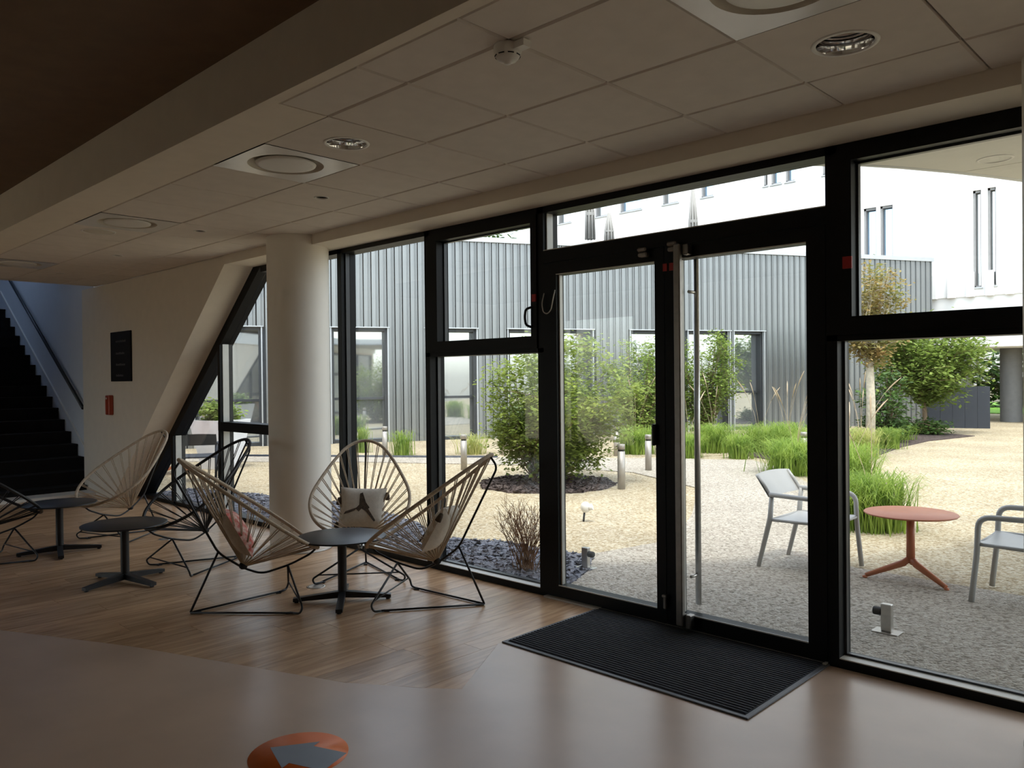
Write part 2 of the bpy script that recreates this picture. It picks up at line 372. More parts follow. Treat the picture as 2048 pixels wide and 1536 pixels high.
# ceiling ---------------------------------------------------------------
ceil = S('ceiling', MB().box(-11.2, XR, BEAMY+.03, BULK+.02, CE+.12, CE+.14), M['void'], 'white suspended tile ceiling of the lobby', 'ceiling')
xs = [-.85+.6*k for k in range(-18, 8)]
DIFF = {(-1.45, 2.13), (-4.45, 2.13), (-6.85, 2.13), (-9.85, 2.13)}
rows = [(1.872, 2.13), (2.13, 2.735), (2.735, 3.34), (3.34, BULK)]
mcache = {}; LPOS = []
def tile(x0, x1, y0, y1, gx, m=None, name='ceiling_tile'):
    w, d = round(x1-x0, 3), round(y1-y0, 3); key = (w, d, gx, name)
    if key not in mcache:
        g, h, b, t = gx/2, .0035, .008, .012
        V = [(g, h), (w-g, h), (w-g, d-h), (g, d-h)]; W = [(g+b, h+b), (w-g-b, h+b), (w-g-b, d-h-b), (g+b, d-h-b)]
        vs_ = [(a, c, t+.012) for a, c in V]+[(a, c, b) for a, c in V]+[(a, c, 0) for a, c in W]
        fs_ = [(0, 1, 2, 3), (11, 10, 9, 8)]
        for i in range(4):
            j = (i+1) % 4; fs_ += [(i, 4+i, 4+j, j), (4+i, 8+i, 8+j, 4+j)]
        me = MB().add(vs_, fs_).mesh(name); me.materials.append(m or M['tile']); mcache[key] = me
    o = bpy.data.objects.new(name, mcache[key]); sc.collection.objects.link(o); o.parent = ceil; o.location = (x0, y0, CE); return o
LIGHTS = [(*gnd(1690, 87, CE)[:2], .118), (*gnd(693, 287, CE)[:2], .118)]+[(*gnd(a, b, CE)[:2], .046) for a, b in ((643, 395), (400, 462), (235, 511), (120, 546))]
def holed(x0, x1, y0, y1, gx, cx, cy, r):
    # tile with a round cut-out for a light
    n = 48; g, h = gx/2, .0035; V = []; W = []
    for k in range(n):
        a = 2*math.pi*k/n; c, s_ = math.cos(a), math.sin(a); V.append((cx+r*c, cy+r*s_))
        tx = ((x1-g if c > 0 else x0+g)-cx)/c if abs(c) > 1e-6 else 1e9; ty = ((y1-h if s_ > 0 else y0+h)-cy)/s_ if abs(s_) > 1e-6 else 1e9
        W.append([cx+c*min(tx, ty), cy+s_*min(tx, ty)])
    for X in (x0+g, x1-g):
        for Y in (y0+h, y1-h):
            k = min(range(n), key=lambda i: (W[i][0]-X)**2+(W[i][1]-Y)**2); W[k] = [X, Y]
    vs_ = [(a, b, CE) for a, b in V]+[(a, b, CE) for a, b in W]+[(a, b, CE+.02) for a, b in V]+[(a, b, CE+.02) for a, b in W]; f = []
    for k in range(n):
        j = (k+1) % n; f += [(k, n+k, n+j, j), (2*n+k, 2*n+j, 3*n+j, 3*n+k), (k, j, 2*n+j, 2*n+k), (n+k, 3*n+k, 3*n+j, n+j)]
    return MB().add(vs_, f).build('ceiling_tile', M['tile'], ceil)
for (y0, y1) in rows:
    X0 = [-11.2]+[q for q in xs if q > -11.1]
    for a, b in zip(X0, X0[1:]+[XR]):
        if b > XR: b = XR
        if b-a < .02: continue
        if y0 < 1.9 and a < -3.3: continue
        gx = .007 if a > -4.6 else .002
        if (round(a, 2), y0) in DIFF: continue
        hit = [q for q in LIGHTS if a < q[0] < b and y0 < q[1] < y1]
        if hit:
            lx, ly, lr = hit[0]; lx = min(max(lx, a+lr+.015), b-lr-.015); ly = min(max(ly, y0+lr+.015), y1-lr-.015); LPOS.append((hit[0], lx, ly)); holed(a, b, y0, y1, gx, lx, ly, lr*.9)
        else: tile(a, b, y0, y1, gx)
MB().box(-11.2, -3.255, BEAMY+.06, 2.127, CE+.001, CE+.02).build('plaster_margin', M['plaster'], ceil)
# raised brown ceiling and the step down to the tiles
S('ceiling_raised', MB().box(XL-.2, XR+.2, YB-.2, BEAMY, 3.05, 3.12), M['brown'], 'raised dark brown ceiling above the camera side of the lobby', 'ceiling')
S('trim_2', MB().box(-11.2, XR, BEAMY, BEAMY+.06, CE+.0, 3.05), M['plaster'], 'plaster step between the brown ceiling and the tiled ceiling', 'trim')
S('trim_3', MB().box(-11.2, XL, BEAMY-.2, BEAMY, CE, 3.05) if False else MB().box(XL-.2, -11.2, 1.6, BEAMY, CE, 3.12), M['stairwall'], 'short lintel at the mouth of the stairwell', 'trim')
# bulkhead along the glass
S('trim_4', MB().box(DX, XR, BULK, YO, SOF, CE+.05), M['plaster'], 'plaster bulkhead running above the glazed facade', 'trim')
# roof of this building (with the open stairwell skylight)
S('roof', MB().box(-11.05, XR+.4, YB-2.4, YO+.03, 3.12, 3.3).box(XL-.4, -11.05, YB-2.4, 1.4, 3.12, 3.3), M['concrete'], 'flat roof slab of the lobby building', 'roof')  # slab runs past the back wall, added to shade the back window
S('wall_front', MB().box(-11.75, XR+.4, YO, YO+.03, CE, 3.3), M['render'], 'outer fascia above the glazed facade', 'wall')
S('baseboard_left', MB().box(-11.75, diagx(.06)-.06, BULK-.012, BULK, 0, .06), M['plaster'], 'low white skirting under the slanted wall', 'baseboard')

S('roof_stairwell', MB().box(-19.4, -15.8, 1.4, 4.15, 4.6, 4.7).box(-14.3, -11.05, 1.4, 4.15, 4.6, 4.7).box(-15.8, -14.3, 1.4, 2.1, 4.6, 4.7).box(-15.8, -14.3, 3.4, 4.15, 4.6, 4.7), M['stairwall'], 'roof over the stairwell with a skylight opening', 'roof')
opal = bpy.data.materials.new('opal_skylight'); opal.use_nodes = True; on = opal.node_tree.nodes; ol = opal.node_tree.links; on.clear()
oo = on.new('ShaderNodeOutputMaterial'); ot = on.new('ShaderNodeBsdfTranslucent'); ot.inputs[0].default_value = (.50, .58, .68, 1); ol.new(ot.outputs[0], oo.inputs[0])
S('window_7', MB().box(-15.85, -14.25, 2.05, 3.45, 4.7, 4.705), opal, 'opal skylight over the stairwell', 'window')
# columns -----------------------------------------------------------------
def column(cx, cy, label):
    t = thing('column', label, 'column', (cx, cy, 0), kind=None, group=None)
    MB().lathe([(.268, .012), (.268, CE)], 48).build('shaft', M['column'], t)
    MB().lathe([(.0, .0), (.272, 0), (.272, .008), (.268, .012)], 48).build('foot_ring', M['sill'], t)
    return t
column(-6.26, 3.775, 'round white column standing in front of the glass behind the lounge chairs')
column(-.47, 3.775, 'round white column at the right edge beside the large window')

# ============================================================ FACADE
def bars(lst, y0=YI, y1=YO):
    m = MB()
    for (x0, x1, z0, z1) in lst: m.box(x0, x1, y0, y1, z0, z1)
    return m
def pane(parent, x0, x1, z0, z1, y=YG, name='pane'):
    return MB().box(x0, x1, y-.004, y+.004, z0, z1).build(name, M['glass'], parent)
TOP = SOF-.001
def fwin(name, label, x0, x1): return thing(name, label, 'window', ((x0+x1)/2, YI, 0), kind='structure')
def P(o):  # keep world coordinates when parenting under an offset empty
    o.matrix_parent_inverse = Matrix.Translation(-Vector(o.parent.location)); return o

# window 1: right hand bay with an opening sash above
def bay(name, label, x0, x1, sash=True, sashin=None, post=.052):
    w = fwin(name, label, x0, x1)
    fr = [(x0, x0+post, 0, TOP), (x1-post, x1, 0, TOP), (x0, x1, 2.62, TOP)]
    if sash: fr.append((x0, x1, 1.669, 1.70))
    P(bars(fr).build('frame', M['frame'], w))
    P(MB().box(x0+post, x1-post, YI, YO, 0, .045).build('sill', M['frame'], w))
    P(MB().box(x0+post, x1-post, YI+.002, YG-.008, .045, .05).build('sill_cap', M['sill_cap'], w))
    # glazing beads
    b = MB()
    for (a, c) in ((x0+post, x0+post+.012), (x1-post-.012, x1-post)): b.box(a, c, YG-.02, YG+.01, .05, 1.669 if sash else 2.62)
    b.box(x0+post, x1-post, YG-.02, YG+.01, .05, .06)
    P(b.build('glazing_bead', M['frame_in'], w))
    P(pane(w, x0+post, x1-post, .05, 1.669 if sash else 2.62))
    if sash:
        sx0, sx1, sz0, sz1 = sashin
        s = MB()
        s.box(x0+post, sx0, YI-.012, YG+.02, 1.70, 2.62).box(sx1, x1-post, YI-.012, YG+.02, 1.70, 2.62)
        s.box(sx0, sx1, YI-.012, YG+.02, 1.70, sz0).box(sx0, sx1, YI-.012, YG+.02, sz1, 2.62)
        so = P(s.build('sash', M['frame'], w))
        q = MB().box(sx0, sx0+.01, YG-.03, YG, sz0, sz1).box(sx0, sx1, YG-.03, YG, sz1-.01, sz1)
        q.build('bead', M['frame_in'], so)
        pane(so, sx0, sx1, sz0, sz1)
    return w
w1 = bay('window_1', 'right-hand facade window with a fixed lower pane and opening sash above', -1.66, -.45, True, (-1.53, -.56, 1.79, 2.572))
P(MB().box(-1.57, -1.525, YI-.024, YI-.013, 2.03, 2.09).build('red_marker', M['red_dot'], w1))
w2 = bay('window_2', 'facade window left of the door with opening sash above the dried shrub', -4.855, -3.605, True, (-4.70, -3.71, 1.785, 2.565))
hd = MB().tube(smooth_path([(-3.700, YI-.012, 1.845), (-3.722, YI-.05, 1.86), (-3.728, YI-.055, 1.915), (-3.722, YI-.05, 1.97), (-3.700, YI-.012, 1.985)], .02), .009, 8)
P(hd.build('sash_handle', M['black_metal'], w2))
P(MB().box(-3.69, -3.655, YI-.024, YI-.013, 2.02, 2.07).build('red_marker', M['red_dot'], w2))
w3 = fwin('window_3', 'tall fixed glazing between the white column and the sash window', -7.2, -4.855)
P(bars([(-6.075, -6.013, 0, TOP), (-7.25, -4.855, 2.625, TOP), (-4.86, -4.855, 0, TOP)]).build('frame', M['frame'], w3))
P(MB().box(-7.2, -4.855, YI, YO, 0, .045).build('sill', M['frame'], w3))
P(MB().box(-7.2, -4.855, YI+.002, YG-.008, .045, .05).build('sill_cap', M['sill'], w3))
P(MB().box(-6.013, -6.0, YG-.05, YG-.01, .05, 2.625).build('glazing_bead', M['frame_in'], w3))
P(pane(w3, -6.013, -4.855, .05, 2.625)); P(pane(w3, -7.2, -6.075, .05, 2.625))
# window 4: the raked window
w4 = fwin('window_4', 'raked window whose left edge slants up beside the plaster wall', -10.7, -7.2)
def dline(off, z): return diagx(z)+off      # points along the slant, shifted right
fr = MB()
fr.prism([(dline(0, 0), YI, 0), (dline(.16, 0), YI, 0), (dline(.16, SOF), YI, SOF), (dline(0, SOF), YI, SOF)], (0, YO-YI, 0))
fr.box(-7.265, -7.2, YI, YO, 0, TOP).box(-7.45, -7.2, YI, YO, 2.6, TOP).box(-10.6, -7.2, YI, YO, 0, .045)
P(fix(fr.build('frame', M['frame'], w4)))
def zdiag(x): return DZ-(DX+.16-x)*DK
P(MB().prism([(-9.645, YI-.01, 0), (-9.585, YI-.01, 0), (-9.585, YI-.01, zdiag(-9.585)), (-9.645, YI-.01, zdiag(-9.645))], (0, YO-YI, 0)).build('mullion', M['frame'], w4))
P(MB().prism([(-8.40, YI-.01, 0), (-8.345, YI-.01, 0), (-8.345, YI-.01, zdiag(-8.345)), (-8.40, YI-.01, zdiag(-8.40))], (0, YO-YI, 0)).build('mullion', M['frame'], w4))
P(MB().box(-9.585, -9.575, YI+.02, YG, .05, zdiag(-9.58)).box(-8.345, -8.335, YI+.02, YG, .05, zdiag(-8.34)).build('glazing_bead', M['sill'], w4))
P(MB().box(-8.40, -7.265, YI-.012, YO, .945, 1.045).build('transom', M['frame'], w4))
def polypane(pts): return P(MB().prism([(a, YG, b) for a, b in pts], (0, .008, 0)).build('pane', M['glass'], w4))
polypane([(dline(.16, .05), .05), (-9.645, .05), (-9.645, zdiag(-9.645))])
polypane([(-9.585, .05), (-8.40, .05), (-8.40, zdiag(-8.40)), (-9.585, zdiag(-9.585))])
polypane([(-8.345, .05), (-7.265, .05), (-7.265, .945), (-8.345, .945)])
polypane([(-8.345, 1.045), (-7.265, 1.045), (-7.265, 2.6), (dline(.16, 2.6), 2.6), (-8.345, zdiag(-8.345))])
# window 5, 6: the facade goes on to the right of the second column
bay('window_5', 'glazed facade bay to the right of the right-hand column', -.45, 1.4, False)
bay('window_6', 'last glazed facade bay beside the right wall', 1.4, XR, False)

# door ------------------------------------------------------------------
d1 = thing('door_1', 'black double glass door with tall steel pull bars', 'door', (-2.63, YI, 0), kind='structure')
P(bars([(-3.605, -1.66, 2.275, 2.361), (-3.605, -1.66, 2.62, TOP), (-3.605, -3.60, 0, TOP), (-1.665, -1.66, 0, TOP)]).build('door_frame', M['frame'], d1))
P(MB().box(-3.60, -3.59, YI+.03, YG, 2.361, 2.62).box(-3.6, -1.665, YI+.0, YI+.006, 2.361, 2.367).build('bead', M['sill'], d1))
P(pane(d1, -3.60, -1.665, 2.361, 2.62, name='fanlight_pane'))
P(MB().box(-3.60, -1.665, YI-.03, YO+.02, -.004, .012).build('threshold', M['sill'], d1))
def leaf(x0, x1, gx0, gx1):
    z0, z1, g0, g1 = .018, 2.272, .098, 2.187
    lf = P(bars([(x0, gx0, z0, z1), (gx1, x1, z0, z1), (gx0, gx1, z0, g0), (gx0, gx1, g1, z1)], YI-.004, YI+.075).build('leaf', M['frame'], d1))
    MB().box(gx0, gx1, YI-.006, YI-.002, g0-.006, g0+.001).box(gx0, gx0+.012, YI+.02, YI+.05, g0, g1).box(gx0, gx1, YI-.006, YI-.003, g1, g1+.006).build('bead', M['sill'], lf)
    pane(lf, gx0, gx1, g0, g1, y=YI+.045)
    return lf
lfL = leaf(-3.598, -2.636, -3.485, -2.702); lfR = leaf(-2.630, -1.667, -2.545, -1.766)
# hardware on the leaves
bi = MB().bbox(-2.522, -2.478, YI-.085, YI-.05, .045, 2.262, .006)
bo = bi.build('pull_bar', M['steel_dark'], lfR)
MB().bbox(-2.475, -2.44, YI-.06, YI-.004, .03, .11, .005).bbox(-2.475, -2.44, YI-.06, YI-.004, 2.2, 2.26, .005).build('bar_bracket', M['steel_dark'], lfR)
MB().tube([(-2.515, YI+.16, .12), (-2.515, YI+.16, 2.2)], .018, 12).build('outer_pull_bar', M['steel'], lfR)
MB().tube([(-2.515, YI+.075, .3), (-2.515, YI+.16, .3)], .01, 8).tube([(-2.515, YI+.075, 2.0), (-2.515, YI+.16, 2.0)], .01, 8).build('outer_bar_bracket', M['steel'], lfR)
for xx, zz in ((-2.765, 2.252), (-2.555, 2.262)):
    MB().bbox(xx-.035, xx+.03, YI-.05, YI-.004, zz+.003, zz+.028, .008).bbox(xx-.03, xx+.035, YI-.05, YI-.004, zz-.03, zz-.003, .008).build('latch_head', M['steel_dark'], lfL)
MB().box(-2.640, -2.612, YI-.008, YI-.004, 2.125, 2.17).build('red_marker', M['red_dot'], lfL)
MB().box(-2.596, -2.566, YI-.008, YI-.004, 2.125, 2.17).build('red_marker', M['red_dot'], lfR)
MB().bbox(-2.715, -2.695, YI-.035, YI-.004, 1.08, 1.21, .006).build('lock_case', M['black_metal'], lfL)
MB().bbox(-2.645, -2.625, YI-.03, YI-.004, .105, .19, .005).bbox(-2.65, -2.62, YI-.036, YI-.004, .175, .192, .004).build('floor_bolt', M['steel_dark'], lfL)
P(MB().tube(smooth_path([(-3.585, YI-.012, 2.07), (-3.592, YI-.03, 2.0), (-3.575, YI-.035, 1.94), (-3.540, YI-.035, 1.925), (-3.505, YI-.035, 1.95), (-3.492, YI-.03, 2.02), (-3.488, YI-.012, 2.085)], .03), .004, 6).build('cable_loop', M['sill'], d1))

# door mat ------------------------------------------------------------------
dm = thing('door_mat', 'dark ribbed door mat with a grey rim in front of the glass door', 'mat', (-2.407, 3.63, 0))
MB().bbox(-.752, .752, -.455, .455, .0, .008, .003).build('rim', M['matedge'], dm)
MB().bbox(-.727, .727, -.428, .452, .004, .011, .002).build('pile', M['mat'], dm)
ribs = MB()
for k in range(34):
    yy = -.42+k*.0256; ribs.box(-.722, .722, yy, yy+.013, .0105, .0145)
ribs.build('ribs', M['mat'], dm)

# floor things ------------------------------------------------------------
st = thing('floor_sticker', 'round orange floor sticker with a grey arrow in the foreground', 'sticker', (-2.822, 1.678, 0))
MB().lathe([(0, .0012), (.196, .0012), (.196, 0)], 48).build('disc', M['orange_vinyl'], st)
ad = Vector((-2.955+2.822, 1.627-1.678, 0)).normalized(); an = Vector((-ad.y, ad.x, 0))
def ap(a, b): return tuple(ad*a+an*b+Vector((0, 0, .0014)))
tip = [ap(.142, 0), ap(-.014, -.12), ap(-.014, -.077), ap(-.176, -.077), ap(-.176, .077), ap(-.014, .077), ap(-.014, .12)]
MB().prism(tip, (0, 0, .0008)).build('arrow', M['grey_vinyl'], st)
for (x, y, lb) in ((-5.012, 3.138, 'round metal floor outlet cover beside the cream-cushioned chair'), (-7.591, 3.129, 'small round floor outlet cover behind the far black chair')):
    t = thing('floor_outlet', lb, 'floor outlet', (x, y, 0))
    MB().lathe([(0, .002), (.055, .002), (.062, .0035), (.066, .0015), (.066, 0)], 32).build('cover', M['steel'], t)
    MB().lathe([(.052, .0026), (.054, .003), (.056, .0026)], 32).build('ring_groove', M['dark'], t)

# stairs ------------------------------------------------------------------
stair = thing('staircase', 'dark straight staircase climbing away on the far left', 'staircase', (-11.62, 2.75, 0))
n_ = 17
for k in range(n_):
    zt = .10+.168*k; x0 = -.28*k
    ye = 1.142 if k else .985
    MB().box(x0-.30, x0+.012, -1.13, ye, zt-.03, zt).build('tread', M['stair'], stair)
    MB().box(x0-.02, x0, -1.13, ye, max(0, zt-.168), zt-.03).build('riser', M['stair'], stair)
# solid below the flight, and the pale string on the wall
MB().prism([(-.05, -1.1, 0), (-.28*n_, -1.1, 0), (-.28*n_, -1.1, .168*(n_-1)-.14), (-.3, -1.1, 0.02)], (0, 2.2, 0)).build('soffit', M['stair'], stair)
MB().box(0.0, .35, -1.13, .98, 0, .035).build('bottom_strip', M['white'], stair)  # low white strip across the floor before the first riser
MB().prism([(-.18, 1.128, .36), (-.18, 1.128, .385), (-.28*n_, 1.128, .385+.6*(.28*n_-.18)), (-.28*n_, 1.128, .36+.6*(.28*n_-.18))], (0, .02, 0)).build('string_edge', M['white'], stair)
hr = thing('handrail', 'dark handrail fixed to the wall above the stairs', 'handrail', (-11.75, 3.84, 0))
p0 = Vector((-.3, -.0, 1.13)); dr = Vector((-1, 0, .6))
MB().tube([p0, p0+dr*5.6], .024, 10).build('rail', M['rail'], hr)
for k in range(4):
    q = p0+dr*(.5+1.4*k); MB().tube([q+Vector((0, 0, -.02)), q+Vector((0, .03, -.06)), q+Vector((0, .06, -.06))], .008, 6).build('bracket', M['rail'], hr)

# wall things ------------------------------------------------------------
sg = thing('wall_sign', 'black direction board with four faint grey lines on the plaster wall', 'sign', (-10.335, BULK, 1.81))
MB().bbox(-.325, .325, -.022, -.001, -.31, .31, .004).build('board', M['sign'], sg)
for i, (zz, wd) in enumerate(((.19, .30), (.04, .26), (-.10, .28), (-.235, .22))):
    ln = MB(); xx = -.14; rr = random.Random(i)
    while xx < -.14+wd:                                    # illegible small lettering
        cw = rr.uniform(.018, .035); ln.box(xx, xx+cw, -.0235, -.0218, zz-.013, zz+.013-rr.choice((0, .006))); xx += cw+.009
    ln.build('text_line', M['sign_text'], sg)
ex = thing('alarm_box', 'narrow red alarm box on the wall below the black sign', 'alarm box', (-10.70, BULK, 1.2))
MB().bbox(-.06, .06, -.06, -.001, -.125, .125, .008).build('case', M['red'], ex)
MB().lathe([(0, .006), (.012, .006), (.012, 0)], 12).build('button', M['white'], ex).matrix_local = Matrix.Translation((-.01, -.0605, .085)) @ Matrix.Rotation(R(90), 4, 'X')

# ceiling things -----------------------------------------------------------
def downlight(x, y, r, label, small=False):
    t = thing('recessed_spot' if small else 'downlight', label, 'ceiling light', (x, y, CE))
    MB().lathe([(r*.86, .0), (r*.88, -.004), (r, -.003), (r*1.02, .0005)], 40).build('trim_ring', M['white'], t)
    if small:
        MB().lathe([(r*.86, 0), (r*.7, .03), (0, .035)], 24).build('recess', M['dark'], t)
    else:
        MB().lathe([(r*.87, -.001), (r*.85, .004), (r*.83, .055)], 48).build('reflector', M['chrome'], t)
        MB().lathe([(r*.83, .055), (r*.70, .056), (r*.68, .10)], 48).build('inner_reflector', M['chrome'], t)
        MB().lathe([(r*.69, .10), (0, .102)], 40).build('lens', M['blue_pane'], t)
        MB().tube([(r*.69*math.cos(a*math.pi/16), r*.69*math.sin(a*math.pi/16), .055) for a in range(32)], .0025, 6, closed=True).build('inner_ring', M['white_gloss'], t)
    return t
for px_, py_, lb in ((1690, 87, 'large round downlight in the tiles above the right window'), (693, 287, 'large round downlight beside the ceiling diffuser')):
    g = gnd(px_, py_, CE); q = min(LPOS, key=lambda e: (e[0][0]-g.x)**2+(e[0][1]-g.y)**2); downlight(q[1], q[2], .12, lb)
for (px_, py_), lb in zip(((643, 395), (400, 462), (235, 511), (120, 546)), ('small dark recessed spot nearest the white column top', 'small dark recessed spot above the slanted window', 'small dark recessed spot above the black wall sign', 'small recessed spot nearest the staircase opening')):
    g = gnd(px_, py_, CE); q = min(LPOS, key=lambda e: (e[0][0]-g.x)**2+(e[0][1]-g.y)**2); downlight(q[1], q[2], .05, lb, True)
def diffuser(x, y, label):
    t = thing('air_diffuser', label, 'air vent', (x, y, CE))
    m_ = MB()
    n, rO = 48, .215; h = .298
    ring = [(rO*math.cos(2*math.pi*k/n), rO*math.sin(2*math.pi*k/n), .0) for k in range(n)]
    sq = []
    for k in range(n):
        a = 2*math.pi*k/n; c, s_ = math.cos(a), math.sin(a); q = h/max(abs(c), abs(s_)); sq.append((c*q, s_*q, -.002))
    m_.add(ring+sq, [(k, (k+1) % n, n+(k+1) % n, n+k)[::-1] for k in range(n)])
    m_.build('face_plate', M['white_gloss'], t)
    MB().lathe([(rO, .0), (rO-.01, .02), (.165, .03), (.12, .035), (0, .035)], 48).build('throat', M['beam'], t)
    MB().lathe([(0, -.006), (.15, -.006), (.168, -.002), (.172, .006), (.16, .012)], 48).build('centre_disc', M['white'], t)
    return t
for (a, b), lb in zip(((-1.15, 2.432), (-4.15, 2.432), (-6.55, 2.432), (-9.55, 2.432)), ('round air diffuser cut off by the top edge of the picture', 'round air diffuser in a bright square plate next to the downlight', 'round air diffuser in the middle of the left ceiling', 'round air diffuser farthest left near the stairs')):
    diffuser(a, b, lb)
g = gnd(197, 463, CE); sp_ = thing('ceiling_speaker', 'flat round loudspeaker grille in the ceiling', 'speaker', (g.x, g.y, CE))
MB().lathe([(0, -.004), (.105, -.004), (.115, -.001), (.115, .001)], 32).build('grille', M['beam'], sp_)
MB().lathe([(.116, .0), (.12, -.005), (.13, -.003), (.132, .0)], 32).build('bezel', M['white'], sp_)
g = gnd(1015, 92, CE); sd = thing('smoke_detector', 'white smoke detector hanging at a tile joint', 'smoke detector', (g.x, g.y, CE))
MB().lathe([(.052, 0), (.054, -.02), (.05, -.03)], 32).build('base', M['white'], sd)
MB().lathe([(.05, -.03), (.046, -.042), (.034, -.056), (.016, -.062), (.012, -.068), (0, -.07)], 32).build('head', M['white'], sd)
for k in range(8):
    a0 = k*math.pi/4
    MB().tube([(.0475*math.cos(a0+i*.1), .0475*math.sin(a0+i*.1), -.04) for i in range(6)], .0022, 5).build('vent_slot', M['dark'], sd)
MB().box(.045, .10, -.02, .02, -.03, -.004).build('name_tab', M['white'], sd)

# ============================================================ LOUNGE FURNITURE
RIM = [(0, 0), (.008, .05), (.03, .11), (.07, .18), (.119, .248), (.167, .295), (.24, .341), (.34, .368), (.43, .370), (.5, .360), (.58, .335), (.68, .298), (.78, .258), (.87, .217), (.97, .165), (1.03, .115), (1.068, .06), (1.083, 0)]
def rim_pt(u, v, dz=0): return Vector((.485-.806*u, v, .357+.592*u+dz))
def rim_loop():
    L = [rim_pt(u, v) for u, v in RIM]; Rr = [rim_pt(u, -v) for u, v in RIM[1:-1]][::-1]
    return L+Rr
def dense(loop, n):
    # evenly spaced points along the closed rim
    P_ = loop+[loop[0]]; d = [0]
    for a, b in zip(P_, P_[1:]): d.append(d[-1]+(b-a).length)
    out = []
    for k in range(n):
        s_ = d[-1]*k/n; i = max(j for j in range(len(d)) if d[j] <= s_+1e-9); i = min(i, len(P_)-2)
        t = (s_-d[i])/(d[i+1]-d[i]); out.append(P_[i].lerp(P_[i+1], t))
    return out
KNOT = Vector((0, 0, .275))
def make_chair(cordm):
    c = thing('string_chair', '', 'chair')
    bm_ = M['black_metal']
    rp = dense(rim_loop(), 96)
    for _ in range(2): rp = [(rp[i-1]+rp[i]*2+rp[(i+1) % 96])/4 for i in range(96)]
    MB().tube(rp, .0125, 10, closed=True).build('rim', cordm, c)
    sp = smooth_path([(-.375, 0, .985), (-.425, 0, .915), (-.153, 0, .375), (.0, 0, .262), (.118, 0, .212), (.30, 0, .256), (.435, 0, .315), (.475, 0, .352)], .05)
    MB().tube(sp, .0075, 8).build('spine', bm_, c)
    MB().tube([(-.325, 0, .012), (-.155, 0, .38)], .0075, 8).build('back_leg', bm_, c)
    for s_ in (-1, 1):
        MB().tube(smooth_path([(.285, 0, .252), (.33, .335*s_, .05), (.315, .325*s_, .010), (.26, .27*s_, .008)], .03), .0072, 8).build('front_leg', bm_, c)
        MB().tube([(-.325, .004*s_, .009), (.28, .29*s_, .009)], .0068, 8).build('base_rail', bm_, c)
        MB().bbox(.235, .27, .262*s_-.008, .262*s_+.008, 0, .008, .002).build('foot_pad', M['rubber'], c)
    MB().tube([(.322, -.298, .075), (.322, .298, .075)], .0055, 8).build('cross_bar', bm_, c)
    MB().bbox(-.30, -.26, -.014, .014, 0, .008, .002).build('foot_pad', M['rubber'], c)
    n = 29; at = dense(rim_loop(), n*24)
    for k in range(n):
        i = k*24+6; mb = MB()
        for di in (-1.6, 1.6):
            a = at[int(round(i+di)) % (n*24)]; d = (KNOT-a)
            e = KNOT-d.normalized()*.018+Vector((0, 0, .004*di/1.6))
            mb.tube([a, e], .0036, 5, cap=False)
        mb.build('cord', cordm, c)
    MB().lathe([(0, .03), (.016, .028), (.026, .012), (.026, -.008), (.016, -.018), (0, -.02)], 14, c=tuple(KNOT)).build('knot', M['rubber'], c)
    return c
beige = make_chair(M['cord']); black = make_chair(M['cord_black'])
index_kids()
def place(proto, first, x, y, ang, label, grp):
    if first: proto.location = (x, y, 0); proto.rotation_euler = (0, 0, R(ang)); tag(proto, label=label, group=grp); return proto
    return copy_tree(proto, (x, y, 0), R(ang), label, grp)
cA = place(beige, True, -4.903, 2.523, 67, 'beige string lounge chair seen from behind with a red cushion', 'beige string chairs')
cB = place(beige, False, -5.085, 3.60, 320, 'beige string lounge chair facing the room in front of the white column', 'beige string chairs')
cC = place(beige, False, -4.045, 3.463, 209.5, 'beige string lounge chair beside the glass, nearest the door', 'beige string chairs')
cD = place(beige, False, -8.00, 2.96, 288, 'empty beige string lounge chair farthest back below the slanted wall', 'beige string chairs')
cE = place(black, True, -6.30, 2.92, 275, 'black string lounge chair standing by the slanted window', 'black string chairs')
cF = place(black, False, -7.753, 1.643, 98, 'black string lounge chair cut off by the left edge', 'black string chairs')

def make_table(name, loc, label, rz):
    t = thing(name, label, 'table', (*loc, 0), R(rz), 'round black lounge tables')
    MB().lathe([(0, .427), (.285, .427), (.298, .430), (.298, .438), (.293, .440), (0, .440)], 56).build('table_top', M['tabletop'], t)
    MB().lathe([(.03, .045), (.03, .427)], 20).build('stem', M['black_metal'], t)
    MB().lathe([(.03, .40), (.09, .425), (.09, .427)], 20).build('top_plate', M['black_metal'], t)
    for k in range(4):
        a = k*math.pi/2; ca, sa = math.cos(a), math.sin(a)
        def q(d, w, z): return (d*ca-w*sa, d*sa+w*ca, z)
        vs_ = [q(.0, -.022, .07), q(.0, .022, .07), q(.0, .022, .025), q(.0, -.022, .025), q(.325, -.022, .032), q(.325, .022, .032), q(.325, .022, .010), q(.325, -.022, .010)]
        MB().add(vs_, [(0, 1, 2, 3), (7, 6, 5, 4), (0, 4, 5, 1), (1, 5, 6, 2), (2, 6, 7, 3), (3, 7, 4, 0)]).build('foot', M['black_metal'], t)
        MB().lathe([(.014, 0), (.014, .011)], 10, c=q(.305, 0, 0)).build('glide', M['rubber'], t)
    return t
make_table('lounge_table', (-4.56, 3.06), 'round black table between the three beige chairs', 52)
make_table('lounge_table', (-6.20, 2.25), 'round black table in front of the black chair by the slanted window', 105)
make_table('lounge_table', (-7.70, 2.25), 'round black table farthest left beside the staircase', 75)

